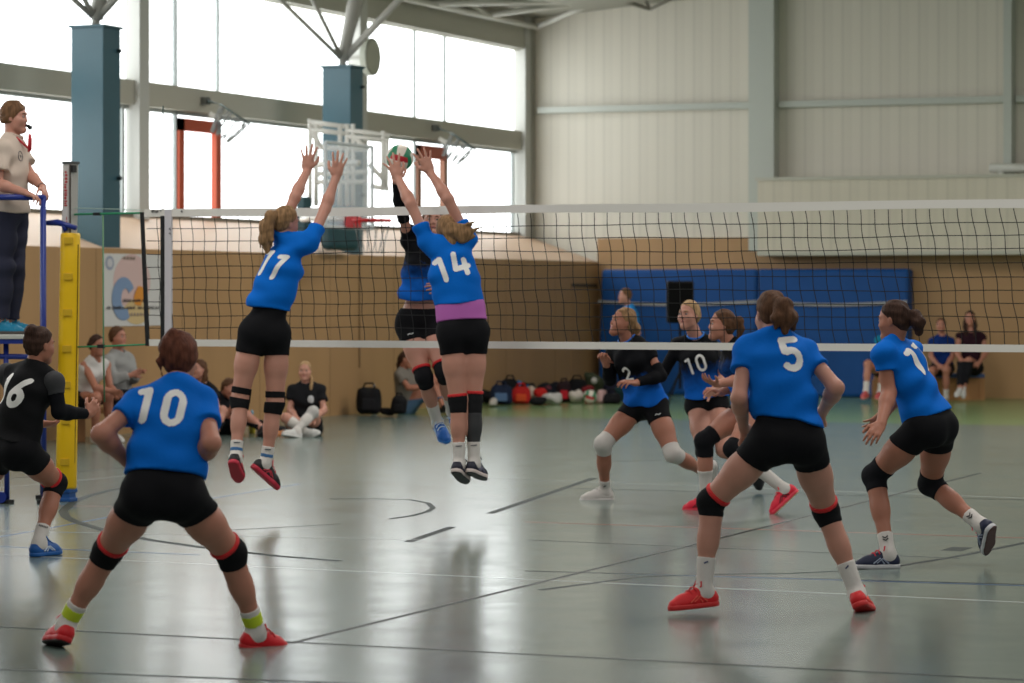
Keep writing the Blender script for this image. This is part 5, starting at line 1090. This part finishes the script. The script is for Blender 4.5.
FIG.append(('seated person in teal shirt and black shorts, mostly hidden behind number 17', dict(SPK, s=67, H=1.76, skin=0, fem=0,
  pel=(890, 372, 0), neck=(888, 334, -.04), head=(886, 321, -.06), face=cvec(-.5, -.85, 0), hup=cvec(0, 0, 1),
  shR=(879, 340, .0), shL=(898, 340, .0), elR=(877, 358, -.1), wrR=(879, 368, -.3), hdR=(882, 372, -.38), elL=(900, 358, -.1), wrL=(895, 368, -.3), hdL=(892, 372, -.38),
  hipR=(885, 374, .0), hipL=(895, 374, .0), knR=(868, 364, '-'), anR=(866, 391, '-'), toR=(863, 397, '-'), knL=(884, 367, -.42), anL=(880, 392, -.40), toL=(878, 397, -.55),
  jersey=dict(mat=('shirt_teal', (20, 120, 150)), hem=-.02, sleeve=.6), shorts=dict(leg=.55, off=.016), sock=dict(top=.66), shoe=dict(col=(196, 84, 84), sole=(206, 120, 110)),
  hair=dict(col='brown', nape=-.05))))
FIG.append(('seated person in dark blue shirt, left one of the two on the bench', dict(SPK, s=66, H=1.66, skin=0,
  pel=(942, 368, 0), neck=(942, 336, -.02), head=(941, 325, -.04), face=cvec(-.2, -.95, 0), hup=cvec(0, 0, 1),
  shR=(932, 341, 0), shL=(951, 341, 0), elR=(931, 357, -.06), wrR=(938, 365, -.3), hdR=(943, 368, -.36), elL=(952, 357, -.06), wrL=(946, 366, -.3), hdL=(942, 369, -.36),
  hipR=(937, 369, 0), hipL=(948, 369, 0), knR=(931, 371, '-'), anR=(934, 397, '+'), toR=(931, 402, '-'), knL=(946, 370, -.42), anL=(946, 397, -.30), toL=(943, 401, -.46),
  jersey=dict(mat=('shirt_dkblue', (18, 46, 108)), hem=-.02, sleeve=.55), shorts=dict(leg=.6, off=.014, mat=('trousers_black', (28, 28, 32))), sock=dict(top=.7), shoe=WS,
  hair=dict(col='brown', nape=-.06))))
FIG.append(('seated person with long dark hair, burgundy top and crossed legs on the bench right end', dict(SPK, s=66, H=1.72, skin=0,
  pel=(971, 366, 0), neck=(971, 331, -.02), head=(970, 318, -.04), face=cvec(-.1, -.98, -.03), hup=cvec(0, 0, 1),
  shR=(960, 337, 0), shL=(982, 337, 0), elR=(956, 352, -.08), wrR=(963, 362, -.34), hdR=(969, 364, -.40), elL=(986, 353, -.06), wrL=(979, 363, -.34), hdL=(973, 365, -.40),
  hipR=(965, 368, 0), hipL=(977, 368, 0), knR=(962, 363, '-'), anR=(960, 388, '-'), toR=(956, 395, '-'), knL=(969, 361, -.40), anL=(964, 386, -.52), toL=(964, 396, -.62),
  jersey=dict(mat=('top_burgundy', (46, 24, 34)), hem=-.06, sleeve=.12), shorts=dict(leg=1.9, off=.012, mat=('trousers_black', (28, 28, 32))), sock=dict(top=1.5), shoe=WS,
  hair=dict(col='dark', tail=[([(.06, -.04, 0), (.085, .0, -.12), (.075, .04, -.22), (.06, .06, -.32)], [.035, .036, .032, .012]), ([(-.06, -.04, 0), (-.085, .0, -.12), (-.075, .04, -.22), (-.06, .06, -.32)], [.035, .036, .032, .012])]))))
import os
ONLY = None
for i, (lab, sp) in enumerate(FIG):
    if ONLY is None or i in ONLY: person(lab, sp)
print('people done', round(time.time()-T0, 1))
# ================================================================== THINGS CARRIED, WORN LOOSE OR LYING ABOUT
def ref_whistle():
    sp = FIG[10][1]
    if 'hp' not in sp: return
    hp = sp['hp']; hr, hf, hu = sp['hfr']; rs, fs, up = sp['frame']; J = sp['J']
    m0 = hp(0, .105, -.062); t = empty('whistle', m0, 'black whistle in the mouth of the referee, on a red lanyard', 'whistle'); og = m0
    blk = mat('whistle_black', (14, 14, 16), .4); red = mat('lanyard_red', (190, 26, 40), .6)
    mb = MB(); mb.tube([hp(0, .088, -.058), hp(0, .120, -.066)], [.010, .015], 8); mb.ellipsoid(hp(0, .126, -.074), (hr, hf, hu), (.014, .019, .018)); mb.build('body', blk, t, og, smooth=True)
    ch = J['neck']+fs*.13+up*-.10
    mb = MB(); mb.tube([hp(0, .124, -.08), hp(0, .126, -.125)], .004, 6); mb.build('swivel', mat('swivel', (200, 200, 200), .3), t, og)
    mb = MB(); k0 = hp(0, .126, -.125)
    mb.tube([k0, k0+up*-.04+fs*.004-rs*.012, k0+up*-.12-rs*.022, k0+up*-.135+rs*.01, k0+up*-.06+rs*.012, k0], .012, 6)
    n = J['neck']
    mb.tube([n+rs*.062+up*.025, n+rs*.060+fs*.06+up*-.01, n+rs*.050+fs*.105+up*-.05, n+rs*.02+fs*.135+up*-.085, n-rs*.02+fs*.15+up*-.075, k0+up*-.12-rs*.02], .009, 6); mb.build('lanyard', red, t, og, smooth=True)
    # pocket emblem on the polo
    c = J['pel']+(J['neck']-J['pel'])*.74
    mb = MB(); bvh = BVHTree.FromPolygons([v.co for v in sp['shirt'].data.vertices], [p.vertices for p in sp['shirt'].data.polygons]); o2 = sp['og']; pts = []
    for k in range(13):
        a = 6.283*k/12; q = c+rs*.045+fs*.02+rs*.030*math.cos(a)+up*.038*math.sin(a); h_ = bvh.ray_cast(Vector(q+rs*.25+fs*.45-o2), Vector(-nrm(rs*.25+fs*.45)), 1.0)
        if h_[0] is not None: pts.append(np.array(h_[0])+nrm(fs+rs*.4)*.002+o2)
    if len(pts) > 4: mb.tube(pts, .0032, 5); mb.tube([pts[2]*.6+pts[8]*.4, pts[2]*.35+pts[8]*.65], .006, 5); mb.build('pocket_emblem', mat('emblem_grey', (96, 92, 96), .7), sp['shirt'], o2)
ref_whistle()
def crest():
    sp = FIG[15][1]
    if 'shirt' not in sp: return
    J = sp['J']; rs, fs, up = sp['frame']; c = J['pel']+(J['neck']-J['pel'])*.64-rs*.06; o2 = sp['og']
    bvh = BVHTree.FromPolygons([v.co for v in sp['shirt'].data.vertices], [p.vertices for p in sp['shirt'].data.polygons]); mb = MB(); vs = []
    for (x, y) in ((-.035, .045), (.035, .045), (.035, 0), (.0, -.05), (-.035, 0)):
        h_ = bvh.ray_cast(Vector(c+rs*x+up*y+fs*.5-o2), Vector(-fs), 1.0); vs.append(np.array(h_[0] if h_[0] is not None else c-o2)+fs*.006+o2)
    q = np.mean(vs, 0); mb = MB(); mb.ellipsoid(q, (rs, fs, up), (.036, .012, .048), 12, 8); mb.build('chest_crest', mat('crest_white', (196, 198, 200), .6), sp['shirt'], o2)
crest()

def blob(name, label, cat, px, y0, y1, wpx, s, col, kind='bag', group=None, accent=None, seed=1, dz=0.0):
    d = F/s; zt, zb = CAMH+(HY-y0)/s, CAMH+(HY-y1)/s; zb = max(zb, 0.0) if not dz else dz
    w_ = wpx/s/2; h_ = (zt-zb)/2; c = at(px, HY, d); c[2] = (zt+zb)/2; t = empty(name, (c[0], c[1], zb), label, cat, group); og = np.array(t.location)
    dep = max(.10, min(.20, w_*.9)); A = (RGT, FWD, UPV); m = mat('cloth_'+str(col), col, .8, .2, bump=.3, bscale=40)
    rnd = random.Random(seed)
    if kind == 'bag':
        r = min(w_, h_, dep)*.55; P = []
        for sx_ in (-1, 1):
            for sy_ in (-1, 1):
                P.append(RC(c+RGT*(w_-r)*sx_+FWD*(dep-r)*sy_-UPV*(h_-r), c+RGT*(w_-r)*sx_*.86+FWD*(dep-r)*sy_*.8+UPV*(h_-r), r, r*.95, .06))
        P += [EL(c, A, (w_*.96, dep*.96, h_*.97), .05)]
        f = Field(P, .012); f.half((c[0], c[1], zb+.002), (0, 0, -1)); f.wrinkle(.010, seed, UPV, RGT, .6); f.mesh('body', m, t, og)
        mb = MB(); mb.obox(c-FWD*dep*1.0-UPV*h_*.25, A, (w_*.55, .03, h_*.45)); mb.build('pocket', mat('cloth_'+str(accent or col), accent or col, .75, .2), t, og, bevel=.02)
        mb = MB(); mb.tube([c+RGT*w_*.5+UPV*h_*.9, c+RGT*w_*.3+UPV*(h_+.05), c-RGT*w_*.3+UPV*(h_+.05), c-RGT*w_*.5+UPV*h_*.9], .014, 6); mb.build('handle', m, t, og, smooth=True)
    else:
        P = []
        for k in range(5):
            u = (k-2)/2.; P.append(EL(c+RGT*w_*.55*u+FWD*rnd.uniform(-.05, .05)+UPV*rnd.uniform(-.25, .15)*h_, (nrm(RGT+UPV*rnd.uniform(-.3, .3)), FWD, nrm(UPV-RGT*rnd.uniform(-.3, .3))), (w_*.50, dep*.9, h_*rnd.uniform(.75, .98)), .05))
        f = Field(P, .012); f.half((c[0], c[1], zb+.002), (0, 0, -1)); f.wrinkle(.022, seed, UPV, RGT, .8); f.mesh('cloth_heap', m, t, og)
        if accent:
            mb = MB(); q = c-FWD*dep*.8+UPV*h_*.2; mb.ellipsoid(q, A, (w_*.35, .05, h_*.35)); mb.build('patch', mat('cloth_'+str(accent), accent, .8, .2), t, og, smooth=True)
    return t
BG = 'bags and clothes piled along the far corner'
K1, NV, RD, WH = (22, 22, 25), (32, 42, 66), (190, 40, 38), (196, 192, 188)
blob('jacket', 'black jacket heap at the left end of the bag pile, nearest number 14', 'clothes', 487, 389, 404, 12, 67.5, K1, 'heap', BG, None, 1)
blob('sports_bag', 'navy sports bag with pale blue pocket near the left end of the pile', 'bag', 501, 385, 404, 23, 68.6, NV, 'bag', BG, (92, 120, 160), 2)
blob('sports_bag', 'black bag standing behind the navy bag, peak of the pile left side', 'bag', 510, 379, 400, 18, 67.0, K1, 'bag', BG, None, 3)
blob('jacket', 'bright cyan blue cloth lying on top of the red bag left edge', 'clothes', 516, 382, 389, 11, 66.2, (30, 130, 196), 'heap', BG, None, 4, dz=.11)
blob('sports_bag', 'round red and orange sports bag, largest red thing in the pile', 'bag', 521, 387, 404, 19, 68.0, RD, 'bag', BG, (222, 84, 44), 5)
blob('towel', 'cream white towel between the red bag and the red cloth', 'towel', 531, 386, 398, 9, 67.0, (206, 186, 172), 'heap', BG, None, 6)
blob('jacket', 'red cloth bundle in the middle of the pile left of the grey white cloth', 'clothes', 541, 388, 399, 13, 67.4, (206, 44, 42), 'heap', BG, None, 7)
blob('sports_bag', 'small flat black pouch on the floor before the red cloth', 'bag', 537, 397, 405, 15, 69.0, K1, 'heap', BG, None, 8)
blob('jacket', 'dark jacket heap behind the red cloth in the middle of the pile', 'clothes', 548, 381, 400, 22, 65.8, (30, 32, 42), 'heap', BG, (120, 60, 72), 9)
blob('towel', 'greyish white cloth lying in front at the middle of the pile', 'towel', 552, 394, 404, 19, 68.6, WH, 'heap', BG, None, 10)
blob('backpack', 'black backpack with red front panel leaning in the pile', 'bag', 564, 382, 402, 14, 67.0, (42, 26, 30), 'bag', BG, (196, 36, 48), 11)
blob('sports_bag', 'big black rounded bag behind the white clothes', 'bag', 577, 379, 401, 21, 65.6, K1, 'bag', BG, None, 12)
blob('towel', 'white clothes bundle left of the ball in the pile', 'towel', 576, 389, 402, 13, 67.8, (206, 196, 186), 'heap', BG, None, 13)
blob('towel', 'pink and white cloth right of the ball in the pile', 'towel', 601, 391, 403, 11, 67.8, (204, 168, 164), 'heap', BG, (196, 70, 60), 15)
blob('sports_bag', 'black bag at the right end of the pile near the knee of number 2', 'bag', 612, 393, 404, 17, 68.0, K1, 'bag', BG, None, 16)
blob('jacket', 'olive jacket with white lining on top of the pile beside the blue mat', 'clothes', 594, 373, 392, 18, 65.4, (58, 64, 46), 'heap', BG, (206, 202, 196), 17)
blob('sports_bag', 'dark purple bag at the back of the pile beside the blue mat edge', 'bag', 610, 374, 400, 16, 64.8, (44, 42, 62), 'bag', BG, None, 18)
blob('jacket', 'black heap behind the big red and orange bag, rising above its right shoulder', 'clothes', 527, 380, 399, 15, 66.2, (26, 26, 30), 'heap', BG, (60, 110, 150), 31)
blob('towel', 'small white cloth on the floor before the navy bag', 'towel', 493, 398, 405, 8, 70.0, (196, 190, 184), 'heap', BG, None, 32)
blob('jacket', 'dark teal heap at the far right end of the pile beside the blue mat', 'clothes', 622, 388, 403, 12, 66.4, (30, 60, 66), 'heap', BG, None, 33)
blob('jacket', 'dark red heap between the black rounded bag and the olive jacket', 'clothes', 588, 386, 401, 10, 66.8, (120, 30, 36), 'heap', BG, None, 34)
c = at(590, 395.5, F/68.2); c[2] = .105
mb = MB(); mb.ellipsoid(c, AX, (.105, .105, .105), 28, 18); o = mb.build('volleyball', bpy.data.materials['ball_panels'], None, c, smooth=True); tag(o, 'volleyball lying on the floor in front of the bag pile', 'ball')
blob('backpack', 'black backpack standing by the wall left of the person in jeans', 'bag', 369, 387, 414, 25, 75.2, K1, 'bag', None, (30, 30, 34), 21)
blob('shoulder_bag', 'small black bag with loop strap beside the person in jeans', 'bag', 399, 397, 414, 15, 76.3, K1, 'bag', None, None, 22)
blob('jacket', 'black strap and pouch lying flat between backpack and small bag', 'clothes', 386, 408, 415, 13, 76.0, K1, 'heap', None, None, 23)
def bottle(px, y0, y1, s, col, cap, label):
    d = F/s; c = at(px, HY, d); c[2] = 0; z = CAMH+(HY-y0)/s; r = .038; t = empty('drink_bottle', c, label, 'bottle'); og = np.array(t.location); h_ = z
    mb = MB(); mb.tube([c+[0, 0, q] for q in (.002, .01, h_*.62, h_*.74, h_*.80)], [r*.9, r, r, r*.75, r*.42], 14); mb.build('bottle_body', mat('bottle_'+str(col), col, .25, .5), t, og, smooth=True)
    mb = MB(); mb.tube([c+[0, 0, q] for q in (h_*.80, h_*.9, h_)], [r*.5, r*.48, r*.35], 12); mb.build('bottle_cap', mat('cap_'+str(cap), cap, .4), t, og, smooth=True)
bottle(252, 410, 433, 86.5, (196, 176, 40), (120, 168, 196), 'yellow drink bottle with pale blue cap on the floor between the seated people')
bottle(374, 384, 411, 74.6, (196, 198, 200), (206, 206, 206), 'white bottle sticking up behind the black backpack')
d = F/86.8; c = at(283, HY, d-.25); c[2] = 0; t = empty('marker_cone', c, 'flat orange marker disc on the floor beside the cross-legged person', 'marker cone')
mb = MB(); mb.tube([c+[0, 0, q] for q in (.001, .01, .05, .052)], [.13, .125, .06, .05], 20); mb.build('disc', mat('cone_orange', (214, 126, 50), .5), t, c, smooth=True)
# benches
def bench(a, b, zt, dep, label, top_m, body_m, name='gym_bench'):
    mid = (a+b)/2; t = empty(name, (mid[0], mid[1], 0), label, 'bench'); og = np.array(t.location); v = nrm(b-a); n_ = np.cross(v, UPV); L_ = np.linalg.norm(b-a)/2
    mb = MB(); mb.obox([mid[0], mid[1], zt-.03], (v, n_, UPV), (L_, dep, .03)); mb.build('seat', top_m, t, og, bevel=.008)
    for q in (-.9, .9):
        mb = MB(); e = mid+v*L_*q; mb.obox([e[0], e[1], (zt-.06)/2], (v, n_, UPV), (.05 if name == 'gym_bench' else L_*.10, dep*.9, (zt-.06)/2)); mb.build('leg', body_m, t, og, bevel=.004)
    return t, og, mid, v, n_, L_
bw = mat('bench_wood', (150, 104, 62), .5, var=.1, vscale=6)
s_ = 90.0
a, b = at(70, HY, F/91.5), at(165, HY, F/89.0); a[2] = b[2] = 0
bench(a, b, .36, .14, 'low wooden gym bench under the two people seated below the banner', bw, bw)
a, b = at(928, HY, F/65.4), at(984, HY, F/65.5); a[2] = b[2] = 0
t, og, mid, v, n_, L_ = bench(a, b, .40, .19, 'wooden box bench with blue pad under the two people at right', mat('bench_pad_blue', (70, 92, 140), .6), mat('bench_tan', (176, 124, 72), .5), 'box_bench')
mb = MB(); mb.obox([mid[0], mid[1], .17], (v, n_, UPV), (L_*.96, .15, .17)); mb.build('box_body', mat('bench_tan', (176, 124, 72), .5), t, og)
a, b = at(874, HY, F/65.2), at(906, HY, F/65.2); a[2] = b[2] = 0
bench(a, b, .36, .15, 'low wooden bench under the person in teal behind number 17', bw, bw)
